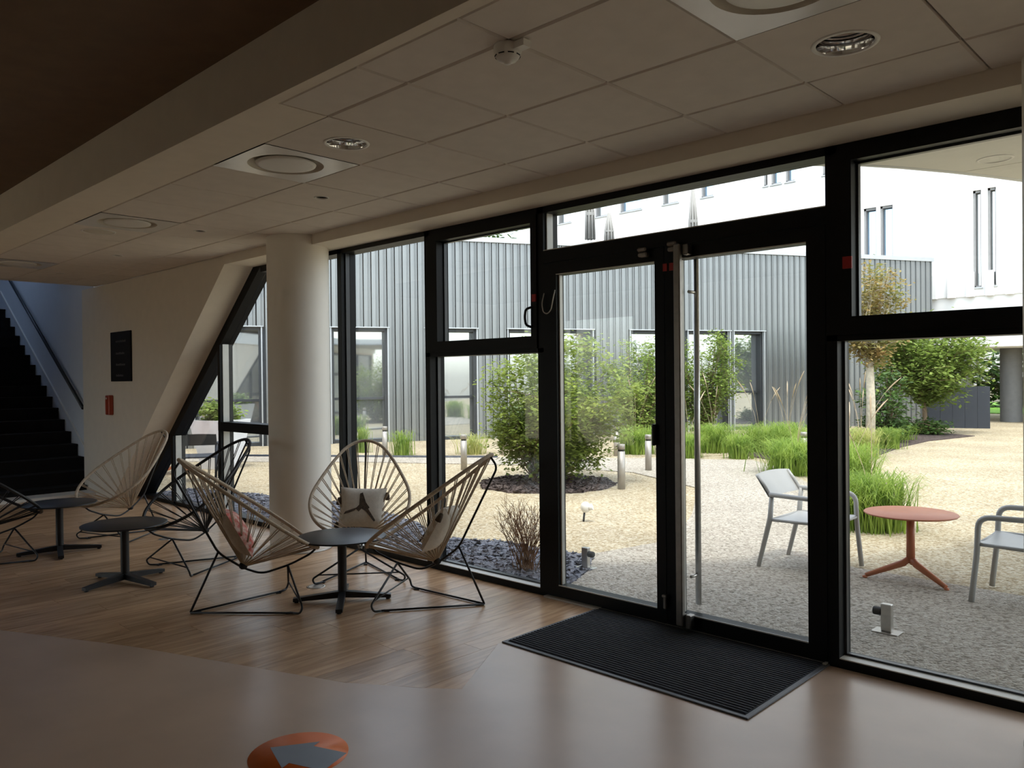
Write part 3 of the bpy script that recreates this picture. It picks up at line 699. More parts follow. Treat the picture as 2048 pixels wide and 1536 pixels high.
def pillow_mesh(mb, w, h, t, n=14, side=0, mi=0):
    # one side of a soft square cushion, corners pinched out
    vs_ = []
    for i in range(n+1):
        for j in range(n+1):
            a, b = -1+2*i/n, -1+2*j/n
            d = ((1-abs(a)**3.2)*(1-abs(b)**3.2))**.55
            px_ = a*w/2*(1-.07*(1-b*b)); pz_ = b*h/2*(1-.07*(1-a*a))
            vs_.append((px_, side*t/2*d, pz_))
    fs_ = []
    for i in range(n):
        for j in range(n):
            q = (i*(n+1)+j, (i+1)*(n+1)+j, (i+1)*(n+1)+j+1, i*(n+1)+j+1); fs_.append(q if side < 0 else q[::-1])
    mb.add(vs_, fs_, smooth=True, mi=mi)
def pillow(chair, label, kind, off=(0, 0, 0), rot=0):
    # local: x across, y depth (front = -y side), z up; leans on the back cords
    t = thing('cushion', label, 'cushion')
    w = .36; front = {'motif': M['pillow'], 'red': M['pillow_red']}[kind]; back = {'motif': M['pillow'], 'red': M['pillow_tan']}[kind]
    b1 = MB(); pillow_mesh(b1, w, w*.92, .13, side=-1); b1.build('front_panel', front, t)
    b2 = MB(); pillow_mesh(b2, w, w*.92, .13, side=1); b2.build('back_panel', back, t)
    if kind == 'motif':
        for poly, nm in (([(-.02, .09), (.0, .10), (.03, .02), (.06, -.02), (.035, -.05), (.0, -.03), (-.02, -.055), (-.045, -.03), (-.02, .0)], 'motif'), ([(-.03, -.02), (-.05, -.045), (-.13, -.075), (-.12, -.055)], 'motif'), ([(.05, -.03), (.11, -.12), (.10, -.13), (.035, -.05)], 'motif')):
            MB().prism([(a, -.058-.0, b) for a, b in poly], (0, -.008, 0)).build(nm, M['pillow_brown'], t)
        for sx in (-.012, .012):
            MB().tube([(sx, -.062, .02+.01*k) for k in range(3)]+[(sx+.004, -.058, .07), (sx+.01, -.045, .12), (sx+.012, -.02, .15)], .0022, 5).build('stitch_line', M['white'], t)
        for sx, sz in ((-.185, -.15), (.185, .10), (-.183, .05)):
            m_ = MB().lathe([(0, .03), (.012, .025), (.018, .0), (.021, -.03), (0, -.036)], 10, c=(sx, 0, sz)); m_.build('tassel', M['pillow_brown'], t)
    else:
        MB().tube([(w/2*.93*math.cos(a*math.pi/24)*1, 0, 0) for a in range(0)] or [(-.17, 0, -.158), (0, 0, -.152), (.17, 0, -.158)], .004, 6).build('piping', back, t)
    # chair frame: back direction d, normal nrm in the chair's x-z plane
    d = Vector((-.39, 0, .73)).normalized(); nrm = Vector((d.z, 0, -d.x))
    c = KNOT+d*.215+nrm*.08+Vector(off)
    Mx = Matrix(((0, -nrm.x, d.x, c.x), (1, 0, 0, c.y), (0, -nrm.z, d.z, c.z), (0, 0, 0, 1)))
    ch = Matrix.Translation(chair.location) @ Matrix.Rotation(chair.rotation_euler.z, 4, 'Z')
    t.matrix_world = ch @ Mx @ Matrix.Rotation(rot, 4, 'Y')
    return t
pillow(cB, 'cream cushion with a dark brown motif and tassels on the chair by the column', 'motif', rot=R(3))
pillow(cC, 'cream cushion with a brown motif on the chair nearest the door', 'motif', rot=R(-5))
pillow(cA, 'cushion with a red patterned front on the chair seen from behind', 'red', rot=R(4))
pillow(cF, 'red patterned cushion on the black chair at the left edge', 'red', rot=R(-4))

# ============================================================ COURTYARD
gz = -.02
gr = MB().box(-70, 45, YO, 110, -.4, gz).box(-70, 45, -40, YB-.2, -.4, gz).build('ground', M['gravel']); tag(gr, 'straw-coloured gravel ground of the courtyard', 'gravel', kind='structure')
def flat(name, pts, z, m, label, cat, th=.03):
    o = fix(MB().prism([(a, b, z-th) for a, b in pts], (0, 0, th)).build(name, m)); return tag(o, label, cat, kind='structure')
g2 = lambda *q: [tuple(gnd(a, b, gz)[:2]) for a, b in q]
# resin path from the door, running out and turning along the planting
path_pts = [(-3.75, YO+.01)]+[(-4.2, 5.33), (-4.0, 6.3), (-4.6, 7.6), (-5.6, 9.4), (-7.3, 10.3), (-9.5, 9.9), (-12.0, 8.5), (-16, 5.4), (-16.6, 6.2), (-12.6, 9.2), (-10.6, 10.7), (-9.2, 11.6), (-8.3, 12.3), (-6.7, 13.1), (-5.9, 12.4), (-4.4, 10.4), (-3.5, 8.4), (-3.0, 7.2), (-2.4, 6.3), (3.0, 6.0), (3.2, YO+.01)]
flat('path', path_pts, gz+.012, M['path'], 'pale resin-bound gravel path leading out from the glass door', 'path', .05)
# beds
slate_poly = [(-10.9, YO+.01), (-3.62, YO+.01), (-3.86, 4.86), (-4.16, 5.28), (-4.6, 5.18), (-5.1, 5.2), (-5.6, 4.95), (-6.6, 5.3), (-8.0, 5.6), (-9.2, 5.3), (-10.9, 4.9)]
slate = flat('slate_bed', slate_poly, gz+.015, M['slate_base'], 'dark blue slate bed along the foot of the glass', 'slate bed', .05)
def inside(x, y, poly):
    c = False; j = len(poly)-1
    for i in range(len(poly)):
        xi, yi = poly[i]; xj, yj = poly[j]
        if (yi > y) != (yj > y) and x < (xj-xi)*(y-yi)/(yj-yi)+xi: c = not c
        j = i
    return c
def chips(name, poly, n, m, label, cat, z, smin=.018, smax=.045, seed=1, grow=.04):
    rr = random.Random(seed); mb = MB(); xs_ = [p[0] for p in poly]; ys_ = [p[1] for p in poly]; k = 0
    while k < n:
        x_, y_ = rr.uniform(min(xs_), max(xs_)), rr.uniform(min(ys_)+.02, max(ys_))
        if not inside(x_, y_, poly): continue
        k += 1; s_ = rr.uniform(smin, smax); a = rr.uniform(0, 6.28)
        Rm = Matrix.Rotation(a, 3, 'Z') @ Matrix.Rotation(rr.gauss(0, .3), 3, 'X') @ Matrix.Rotation(rr.gauss(0, .3), 3, 'Y')
        q = [(-1, -.55), (.1, -.7), (1, -.2), (.7, .6), (-.5, .65)]
        vs_ = [Rm @ Vector((u*s_, v*s_, .0))+Vector((x_, y_, z+.012)) for u, v in q]; vt = [v+Vector((0, 0, s_*.22)) for v in vs_]
        mb.add(vs_+vt, [(5, 6, 7, 8, 9)]+[(i, (i+1) % 5, 5+(i+1) % 5, 5+i) for i in range(5)])
    o = mb.build(name, m); return tag(o, label, cat, kind='stuff')
chips('slate_chips', slate_poly, 11000, M['slate'], 'loose blue-grey slate chips filling the bed along the glass', 'slate chips', gz, .014, .034)
cc = (-7.45, 8.43)
ell = [(cc[0]+.95*math.cos(a*math.pi/16)*(1+.05*math.sin(3*a)), cc[1]+.95*math.sin(a*math.pi/16)*(1+.05*math.cos(2*a))) for a in range(32)]
flat('mulch_circle', ell, gz+.02, M['mulch'], 'dark round mulch bed under the green maple shrub', 'mulch bed', .05)
chips('mulch_chips', ell, 1500, M['mulch'], 'loose dark mulch pieces around the maple shrub', 'mulch', gz+.01, .02, .05, 3)
bedR = [(-4.7, 12.6), (-5.3, 15.2), (-5.55, 17.2), (-5.6, 19.2), (-5.2, 21.4), (-6.6, 22.3), (-8.4, 21), (-9.2, 18.2), (-8.8, 15.6), (-7.4, 13.9), (-6.2, 13.2)]
flat('planting_bed', bedR, gz+.014, M['mulch'], 'long dark planting bed under the grasses and trees', 'mulch bed', .05)
bedL = [(-9.0, 12.2), (-7.8, 13.1), (-7.4, 13.9), (-9.2, 18.2), (-11.6, 17.6), (-10.6, 14.6)]
flat('gravel_strip', bedL, gz+.010, M['gravel'], 'gravel strip between the path and the metal building', 'gravel', .05)
flat('lawn', [(-30, 33.5), (6, 33.5), (6, 46), (-30, 46)], gz+.03, M['lawn'], 'bright lawn beyond the covered passage', 'lawn', .06)
# kerb strip left of the maple
kb = MB().tube([(-15.5, 7.15, gz+.01), (-12.85, 8.97, gz+.012), (-11.6, 9.83, gz+.012), (-10.6, 10.6, gz+.01)], .035, 6).build('kerb', M['navy']); tag(kb, 'thin dark kerb edging the gravel in front of the metal building', 'kerb', kind='structure')

# ---------------------------------------------------------- metal clad building
WA = Vector((-14.672, 12.919, 0)); WD = Vector((.4779, .8784, 0)); WN = Vector((.8784, -.4779, 0))     # wall origin, direction, outward normal
ang = math.atan2(WD.y, WD.x)
mcb = thing('metal_clad_building', 'low building clad in ribbed grey metal across the courtyard', 'building', tuple(WA), ang)
U0, U1, ZT, ZH = -8.9, 14.91, 4.93, 2.715
wins = [(-8.3, -7.2), (-5.75, -4.33), (-2.75, -1.44), (-.5, .77), (1.60, 2.62), (2.86, 3.89), (4.98, 6.25), (6.70, 7.98), (8.13, 9.08)]
PT = .187
def panel_mesh(z0, z1):
    # tray with a standing rib on one edge (outside is -y in wall space)
    pr = [(0, 0), (.088, 0), (.094, -.006), (.100, 0), (.122, 0), (.127, -.030), (.152, -.030), (.156, .045), (.181, .045), (.184, 0), (.187, 0)]
    vs_ = [(a, b, z0) for a, b in pr]+[(a, b, z1) for a, b in pr]; n = len(pr)
    pm = MB()
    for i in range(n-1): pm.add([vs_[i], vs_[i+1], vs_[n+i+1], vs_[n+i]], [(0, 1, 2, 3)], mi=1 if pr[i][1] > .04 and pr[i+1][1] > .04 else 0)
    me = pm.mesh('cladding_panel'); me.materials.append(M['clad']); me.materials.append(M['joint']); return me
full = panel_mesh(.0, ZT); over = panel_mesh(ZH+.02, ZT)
u = U0
while u < U1-.01:
    c = u+PT/2; top = any(a-.02 < c < b+.02 for a, b in wins)
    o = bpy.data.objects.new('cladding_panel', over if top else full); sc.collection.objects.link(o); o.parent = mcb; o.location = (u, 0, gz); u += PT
U1 = u
body = MB().box(U1-.03, U1+.004, .0, 1.3, gz, ZT)
body.prism([(U0, .05, ZT-.15), (U1, .05, ZT-.15), (U1, 1.3, ZT-.15), (11.6, 7.0, ZT-.15), (U0, 7.0, ZT-.15)], (0, 0, .1))
body.prism([(U1, 1.3, gz), (11.6, 7.0, gz), (11.5, 6.95, gz), (U1-.1, 1.3, gz)], (0, 0, ZT-.15))
edge = sorted([U0]+[q for a, b in wins for q in (a, b)]+[U1-.03])
for a, b in zip(edge[0::2], edge[1::2]): body.box(a, b, .05, .14, gz, ZH)
body.box(U0, U1-.03, .05, .14, ZH, ZT-.06)
body.build('wall_core', M['jamb'], mcb)
MB().box(U0, U1+.03, -.06, .2, ZT-.06, ZT+.06).build('parapet_cap', M['cladcap'], mcb)
for i, (a, b) in enumerate(wins):
    MB().box(a-.05, b+.05, -.07, .02, ZH, ZH+.025).build('head_flashing', M['cladcap'], mcb)
    w = MB().box(a, a+.06, .05, .30, gz, ZH).box(b-.06, b, .05, .30, gz, ZH).box(a, b, .05, .30, ZH-.07, ZH).box(a, b, .10, .30, gz, gz+.08)
    w.box(a, b, .22, .29, 1.0, 1.06)
    wo = w.build('window', M['jamb'], mcb)
    MB().box(a+.06, b-.06, .27, .28, 1.06, ZH-.07).build('upper_pane', M['mirror'], wo)
    MB().box(a+.06, b-.06, .27, .28, gz+.08, 1.0).build('lower_pane', M['mirror'], wo)
    MB().box(b, b+.03, -.04, .06, gz, ZH).box(a-.03, a, -.04, .06, gz, ZH).build('jamb_flashing', M['cladcap'], wo)

# ---------------------------------------------------------- white building behind
YW = 27.0
wb = thing('white_building', 'tall white rendered building rising behind the metal-clad one', 'building', (-9, YW, 0))
X0, X1 = -25.2+9, 14.0
upper = []
lst = [(-23.05, -22.3), (-20.97, -20.3), (-19.66, -18.58), (-17.58, -16.85), (-15.85, -15.33), (-13.30, -13.15), (-13.02, -12.64), (-12.48, -12.14), (-11.16, -10.8), (-8.2, -7.5), (-6.9, -6.2)]
low = [(-9.80, -9.40, 4.4, 6.95), (-9.28, -8.89, 4.4, 6.95), (-6.59, -6.37, 4.08, 7.0), (-6.20, -5.98, 4.10, 7.02), (-2.6, -2.3, 4.1, 7.0), (-1.9, -1.6, 4.1, 7.0)]
holes = [(a+9, b+9, 8.30, 9.9) for a, b in lst]+[(a+9, b+9, c, d) for a, b, c, d in low]
# wall as column strips around the window openings
wallm = MB()
cuts = sorted(set([X0, X1]+[h[0] for h in holes]+[h[1] for h in holes]))
for a, b in zip(cuts, cuts[1:]):
    zz = [(h[2], h[3]) for h in holes if h[0] <= a+1e-6 and h[1] >= b-1e-6]; zz.sort(); z_ = 3.82
    for (c, d) in zz: wallm.box(a, b, 0, .3, z_, c); z_ = d
    wallm.box(a, b, 0, .3, z_, 14)
wallm.build('facade', M['render'], wb)
MB().box(X0, X1, .3, 6, 13.8, 14).box(X0, X0+.3, .3, 6, 2.3, 14).box(X1-.3, X1, .3, 6, 2.3, 14).box(X0, X1, 5.7, 6, 2.3, 14).box(X0, X1, .3, 6, 2.25, 2.4).build('shell', M['render'], wb)
MB().box(X0, X1, .04, .3, 2.28, 3.82).build('lower_band', M['render'], wb)
for i, (a, b, c, d) in enumerate(holes):
    wo = MB().box(a, a+.06, .06, .28, c, d).box(a, b, .06, .28, d-.07, d).box(a, b, .06, .28, c, c+.05).box(b-.03, b, .06, .28, c, d).build('window', M['reveal_grey'], wb)
    MB().box(a+.06, b-.03, .2, .22, c+.05, d-.07).build('pane', M['blue_pane'] if (i in (2, 4, 6, 7, 11, 12)) else M['mirror'], wo)
    MB().box(a-.04, b+.04, -.05, .06, c-.04, c).build('sill', M['cladcap'], wo)
for k in range(9):        # vertical fins hanging below the facade edge
    xx = 1.22+k*.515
    MB().box(xx, xx+.2, -.14, .0, 3.80, 4.55).build('fin', M['render'], wb)
for cxx in (1.9, 3.1, 6.5, -3, 10):
    MB().lathe([(.3, gz), (.3, 2.28)], 24, c=(cxx+.0, .6 if cxx != 3.1 else 1.4, 0)).build('ground_column', M['dark_concrete'], wb)
MB().box(-13, .35, 4.0, 4.2, gz, 2.3).box(3.6, X1, 4.0, 4.2, gz, 2.3).build('ground_floor_wall', M['navy'], wb)
# terrace parasols on the metal-clad roof
def parasol(u_, v_, h, label):
    p = WA+WD*u_-WN*v_
    t = thing('closed_parasol', label, 'parasol', (p.x, p.y, ZT-.048), group='closed parasols on the roof terrace')
    MB().lathe([(.02, 0), (.02, h)], 8).build('pole', M['steel'], t)
    mb = MB(); n = 16
    for i in range(n):
        a = 2*math.pi*i/n; rr_ = .11 if i % 2 else .055
        mb.tube([(.02*math.cos(a), .02*math.sin(a), h-.04), (rr_*math.cos(a), rr_*math.sin(a), h*.55), (rr_*1.2*math.cos(a), rr_*1.2*math.sin(a), h*.22)], .03, 5)
    mb.build('folded_canopy', M['parasol'], t)
    MB().lathe([(.13, h*.52), (.135, h*.54), (.13, h*.56)], 14).build('tie', M['parasol'], t)
    MB().lathe([(0, 0), (.25, 0), (.25, .05), (.03, .07)], 16).build('base', M['concrete'], t)
    return t
for u_, v_, h, lb in ((4.55, 1.6, 2.2, 'tall closed parasol at the left on the roof terrace'), (4.95, 1.2, 1.2, 'short closed parasol next to the tall one on the roof terrace'), (7.95, 1.8, 2.2, 'closed parasol on the roof terrace above the middle of the door')):
    parasol(u_, v_, h, lb)

# canopy of this building --------------------------------------------------
cz = 2.95
edgeP = [(-3.35, 4.24), (-2.75, 4.85), (-2.449, 5.217), (-2.242, 5.487), (-2.076, 5.659), (-1.903, 5.934), (-1.69, 6.331), (-1.519, 6.694), (-1.372, 7.041), (-1.20, 7.6), (-1.05, 8.4)]
def ex_(y):
    for (a, b), (c, d) in zip(edgeP, edgeP[1:]):
        if b <= y <= d: return a+(c-a)*(y-b)/(d-b)
    return edgeP[-1][0]
cn = thing('canopy', 'curved white canopy over the terrace outside the right window', 'canopy', (0, 4.24, cz), kind='structure')
ysplit = [4.24, 4.9, 5.65, 6.4, 7.15, 7.8, 8.4]
for a, b in zip(ysplit, ysplit[1:]):
    pts = []; k = 6
    for i in range(k+1):
        yy = a+.004+(b-a-.008)*i/k; pts.append((ex_(yy)+.03, yy-4.24, 0))
    pts += [(3.6, b-.004-4.24, 0), (3.6, a+.004-4.24, 0)]
    fix(MB().prism(pts, (0, 0, .02)).build('soffit_panel', M['canopy'], cn))
fix(MB().prism([(a, b-4.24, .025) for a, b in edgeP]+[(3.6, 8.4-4.24, .025), (3.6, 0, .025)], (0, 0, .22)).build('deck', M['render'], cn))
MB().tube([(a, b-4.24, .02) for a, b in edgeP], .03, 6).build('fascia_edge', M['cladcap'], cn)
dl = downlight(-1.371, 6.172, .11, 'round downlight in the outdoor canopy'); dl.location.z = cz-.001

# ---------------------------------------------------------- plants
def leaves(mb, centers, n, size, rr, spread, flat_=.35):
    for _ in range(n):
        c = rr.choice(centers); p = c+Vector((rr.gauss(0, spread), rr.gauss(0, spread), rr.gauss(0, spread*.8)))
        s_ = size*rr.uniform(.6, 1.3); a = rr.uniform(0, 6.28)
        d = Vector((math.cos(a), math.sin(a), rr.gauss(-.15, .35))).normalized(); w = d.cross(Vector((rr.gauss(0, flat_), rr.gauss(0, flat_), 1))).normalized()
        mb.add([p, p+d*s_*.5+w*s_*.28, p+d*s_, p+d*s_*.5-w*s_*.28], [(0, 1, 2, 3)])
def woody(name, label, loc, crown, n_stem, n_leaf, size, lm, bm_, seed, trunk=None, cat='shrub', spread=.09, r0=.018, group=None, zmin=.15):
    """crown = (cx, cy, cz, rx, ry, rz) relative to loc; trunk = (height, radius) for a tree"""
    rr = random.Random(seed); t = thing(name, label, cat, loc, group=group)
    st_ = MB(); tips = []; base = Vector((0, 0, 0))
    if trunk:
        st_.tube([(0, 0, -.02), (.02, .01, trunk[0]*.5), (0, 0, trunk[0])], [trunk[1]*1.15, trunk[1], trunk[1]*.75], 10); base = Vector((0, 0, trunk[0]*.97))
    cx, cy, cz_, rx, ry, rz_ = crown
    for k in range(n_stem):
        while True:
            q = Vector((rr.uniform(-1, 1), rr.uniform(-1, 1), rr.uniform(-1, 1)))
            if q.length < 1: break
        q = q.normalized()*(q.length**.55)
        e = Vector((cx+q.x*rx, cy+q.y*ry, max(zmin, cz_+q.z*rz_)))
        b = base+Vector((rr.gauss(0, .04), rr.gauss(0, .04), 0)); mid = b.lerp(e, .5)+Vector((rr.gauss(0, .07), rr.gauss(0, .07), .10*(e-b).length))
        pts = [b*(1-s_)**2+mid*2*s_*(1-s_)+e*s_*s_ for s_ in (0, .2, .4, .6, .8, 1)]
        st_.tube(pts, [r0*(1-.8*i/5) for i in range(6)], 5, cap=False)
        tips += pts[2:]+pts[3:]+[e, e]
        for _ in range(2):
            j = rr.randint(2, 5); f = pts[j]+Vector((rr.gauss(0, .16*rx+.04), rr.gauss(0, .16*ry+.04), rr.gauss(.05, .16*rz_)))
            st_.tube([pts[j], pts[j].lerp(f, .5)+Vector((0, 0, .02)), f], [r0*.35, r0*.28, r0*.12], 4, cap=False); tips += [f, pts[j].lerp(f, .6)]
    st_.build('stems', bm_, t)
    mb = MB(); leaves(mb, tips, n_leaf, size, rr, spread); lo = mb.build('foliage', lm, t)
    return t
def at_px(x, y): return gnd(x, y, gz)
a_ = at_px(1078, 968)
woody('maple_shrub', 'feathery green maple shrub growing from the round mulch bed', a_, (.28, .27, 1.18, 1.12, 1.12, .88), 62, 24000, .078, M['leaf_acer'], M['bark'], 11, spread=.11, r0=.011, zmin=.40)
b_ = at_px(1285, 880); woody('green_shrub', 'tall green shrub in front of the metal cladding, left of the door post', b_, (0, 0, 1.35, .80, .80, 1.05), 50, 10000, .085, M['leaf_green'], M['bark'], 12, spread=.11)
b_ = at_px(1412, 874); woody('green_shrub', 'tall green shrub seen through the right door leaf', b_, (0, 0, 1.45, .85, .8, 1.15), 50, 10000, .09, M['leaf_green'], M['bark'], 13, spread=.11)
b_ = at_px(1740, 905); woody('young_tree', 'slim tree with pale trunk and olive-red leaves right of the door', b_, (.0, 0, 2.72, .66, .66, 1.02), 48, 7000, .09, M['leaf_red'], M['pale_bark'], 14, trunk=(1.95, .085), cat='tree', spread=.10)
b_ = at_px(1848, 866); woody('green_tree', 'broad green tree in front of the covered passage', b_, (0, 0, 1.95, 1.35, 1.35, 1.05), 80, 16000, .125, M['leaf_green'], M['bark'], 15, trunk=(.8, .06), cat='tree', spread=.15, zmin=.75)
b_ = at_px(1770, 884); woody('dark_bush', 'dark green bush behind the slim pale trunk', b_, (0, 0, .75, .55, .55, .75), 30, 3000, .11, M['leaf_dark'], M['bark'], 16, spread=.1)
b_ = at_px(1838, 868); woody('low_hedge', 'low dark green hedge on the planting bed by the passage', b_, (0, 0, .16, .85, .5, .14), 30, 2600, .10, M['leaf_dark'], M['bark'], 17, spread=.09, zmin=.05)
for i, (x_, y_, h_, lb) in enumerate(((-30.2, 29.5, 9.5, 'dark tree showing above the metal parapet'), (-39, 25, 9, 'dark tree far left behind the metal roof'), (-16, 48, 7, 'far tree on the left beyond the lawn'), (-8.5, 49, 7.5, 'far tree in the gap of the passage beyond the lawn'), (-2, 47, 7, 'far tree on the right beyond the lawn'))):
    woody('background_tree', lb, (x_, y_, gz), (0, 0, h_*.62, h_*.30, h_*.30, h_*.36), 60, 5200, .42, M['leaf_dark'], M['bark'], 30+i, trunk=(h_*.35, .2), cat='tree', spread=.4, r0=.08, group='background trees')

def grass(label, loc, n, h, spread, lm, seed, plumes=0, ph=1.3, width=.009, droop=.6, group='ornamental grasses', lean=(0, 0)):
    rr = random.Random(seed); t = thing('grass_clump', label, 'plant', loc, group=group); mb = MB()
    for _ in range(int(n*1.7)):
        a = rr.uniform(0, 6.28); d = Vector((math.cos(a)+lean[0], math.sin(a)+lean[1], 0)); b = Vector((rr.gauss(0, spread*.22), rr.gauss(0, spread*.22), 0))
        L = h*rr.uniform(.65, 1.15); out = spread*rr.uniform(.2, 1.05); w = Vector((-d.y, d.x, 0)).normalized()*width*rr.uniform(.7, 1.3)
        pts = []
        for i in range(5):
            s_ = i/4; pts.append(b+d*out*s_**1.5+Vector((0, 0, L*(s_-droop*.75*s_**2.6))))
        vs_ = []
        for i, p in enumerate(pts):
            k = 1-i/4*.9; vs_ += [p-w*k, p+w*k]
        mb.add(vs_, [(2*i, 2*i+1, 2*i+3, 2*i+2) for i in range(4)])
    mb.build('blades', lm, t)
    for _ in range(plumes):
        a = rr.uniform(0, 6.28); d = Vector((math.cos(a), math.sin(a), 0)); L = ph*rr.uniform(.8, 1.1); o_ = rr.uniform(.12, .4)*ph
        pts = [d*o_*s_**2+Vector((0, 0, L*(s_-.10*s_**3))) for s_ in (0, .25, .5, .75, .86, .93, 1.0)]
        m_ = MB().tube(pts[:4], .003, 4, cap=False); m_.tube(pts[3:], [.003, .010, .011, .003], 6); m_.build('plume', M['plume'], t)
    return t
GR = [  # base pixel, blades, height, spread, plumes, plume height, label
    ((805, 911), 120, .90, .42, 0, 0, 'grass', 'upright tuft of grass by the dark kerb, seen above the cushion chair'),
    ((947, 908), 130, .68, .55, 0, 0, 'grass_dry', 'yellowish tuft of grass beside the leftmost steel bollard'),
    ((725, 905), 80, .85, .28, 0, 0, 'grass', 'small tuft of grass next to the white column'),
    ((1272, 908), 420, .95, .62, 3, 1.75, 'grass', 'large bright grass clump beside the bollards left of the door post'),
    ((1345, 905), 260, .85, .55, 0, 0, 'grass', 'grass clump behind the centre post of the door'),
    ((1378, 915), 260, .80, .50, 3, 1.55, 'grass', 'grass clump just behind the steel pull bar'),
    ((1428, 905), 460, .95, .70, 3, 1.6, 'grass', 'wide grass clump in the right door leaf'),
    ((1478, 917), 260, .68, .38, 0, 0, 'grass', 'small rounded grass clump at the edge of the path'),
    ((1520, 903), 420, .90, .70, 3, 1.5, 'grass', 'grass clump behind the small rounded one'),
    ((1575, 912), 460, 1.0, .75, 4, 1.65, 'grass', 'grass clump in front of the far metal corner'),
    ((1590, 948), 520, 1.0, .85, 5, 1.55, 'grass', 'tall arching grass clump behind the grey outdoor chair'),
    ((1640, 930), 420, 1.0, .8, 3, 1.5, 'grass', 'grass clump hidden behind the right door post'),
    ((1700, 985), 420, .95, .60, 4, 1.5, 'grass', 'grass clump with tall pale plumes right of the door post'),
    ((1745, 1058), 620, .95, .55, 2, 1.45, 'grass', 'nearest bright grass clump beside the orange table'),
    ((1722, 915), 300, .85, .55, 6, 1.7, 'grass_dry', 'plumed grass clump around the pale tree trunk'),
    ((1800, 880), 260, .6, .5, 0, 0, 'grass', 'low grass clump in front of the dark hedge'),
    ((1775, 897), 260, .7, .5, 0, 0, 'grass', 'grass clump between the pale trunk and the dark hedge'),
]
for i, (q, n, h, sp_, pl, ph, mm, lb) in enumerate(GR):
    grass(lb, at_px(*q), n, h*(1.08+.2*((i*7) % 5)/4), sp_, M[mm], 50+i, pl, ph, width=.0065, droop=.8)
# dried shrub by the glass
rr = random.Random(5); ds = thing('dried_shrub', 'leafless reddish-brown shrub in the slate bed outside the left window', 'shrub', (-4.24, 4.56, gz))
tw = MB()
for k in range(90):
    a = rr.uniform(0, 6.28); o_ = rr.uniform(.05, .30); h = rr.uniform(.28, .56)
    e = Vector((math.cos(a)*o_*1.15, math.sin(a)*o_*.8, h)); b = Vector((rr.gauss(0, .05), rr.gauss(0, .05), 0)); m_ = b.lerp(e, .5)+Vector((rr.gauss(0, .03), rr.gauss(0, .03), .06))
    tw.tube([b, m_, e], [.0036, .0026, .0012], 4, cap=False)
    for _ in range(3):
        f = m_.lerp(e, rr.uniform(0, .8)); tw.tube([f, f+Vector((rr.gauss(0, .05), rr.gauss(0, .05), rr.uniform(.04, .13)))], [.002, .0009], 4, cap=False)
tw.build('twigs', M['twig'], ds)

# ---------------------------------------------------------- outdoor objects
BOL = [((928, 940), .563, 'steel bollard light standing in front of the yellowish grass tuft'), ((1006, 910), .553, 'steel bollard light left of the maple shrub'), ((1233, 912), .54, 'steel bollard light farthest back beside the large grass clump'), ((1243, 978), .587, 'steel bollard light nearest to the glass door'), ((1297, 942), .562, 'steel bollard light next to the centre post of the door'), ((1608, 935), .56, 'pale bollard light among the grasses at the right door edge'), ((770, 914), .574, 'pale bollard light seen behind the chair by the column')]
for q, h, lb in BOL:
    t = thing('bollard_light', lb, 'bollard', at_px(*q), group='bollard lights')
    h -= gz; r_ = .052
    MB().lathe([(0, 0), (r_, 0), (r_, h-.098), (r_*.8, h-.096)], 24).build('post', M['bollard'], t)
    MB().lathe([(r_*.82, h-.098), (r_*.82, h-.07)], 20).build('light_slot', M['dark'], t)
    MB().lathe([(r_*.8, h-.072), (r_, h-.07), (r_, h-.004), (r_*.93, h), (0, h)], 24).build('cap', M['bollard'], t)
t = thing('garden_spotlight', 'small white garden spotlight on a black stake in the gravel', 'lamp', at_px(1167, 1043))
MB().tube([(0, 0, 0), (.01, .005, .10)], .011, 8).build('stake', M['black_metal'], t)
MB().lathe([(0, -.055), (.03, -.05), (.048, -.02), (.05, .012), (.042, .04), (.02, .056), (0, .06)], 20, c=(.02, .01, .15)).build('lamp_head', M['white'], t)
MB().tube([(.05, .02, .145), (.09, .04, .16)], [.03, .034], 12).build('visor', M['white'], t)
def stopper(loc, side, label):
    t = thing('door_stop', label, 'door stop', loc)
    MB().bbox(-.075, .075, -.05, .05, 0, .006, .002).build('base_plate', M['steel'], t)
    MB().bbox(-.03, .03, -.02, .02, .006, .165, .004).build('post', M['steel'], t)
    m_ = MB().lathe([(0, .045), (.022, .045), (.024, .04), (.024, .0)], 16); o = m_.build('buffer', M['rubber'], t)
    o.matrix_local = Matrix.Translation((side*.03, 0, .115)) @ Matrix.Rotation(R(90*side), 4, 'Y'); return t
stopper(at_px(1172, 1139)+Vector((0, 0, .012)), 1, 'steel door stop with buffer at the corner of the slate bed')
stopper(at_px(1774, 1268)+Vector((0, 0, .012)), -1, 'steel door stop with black buffer outside the right window')

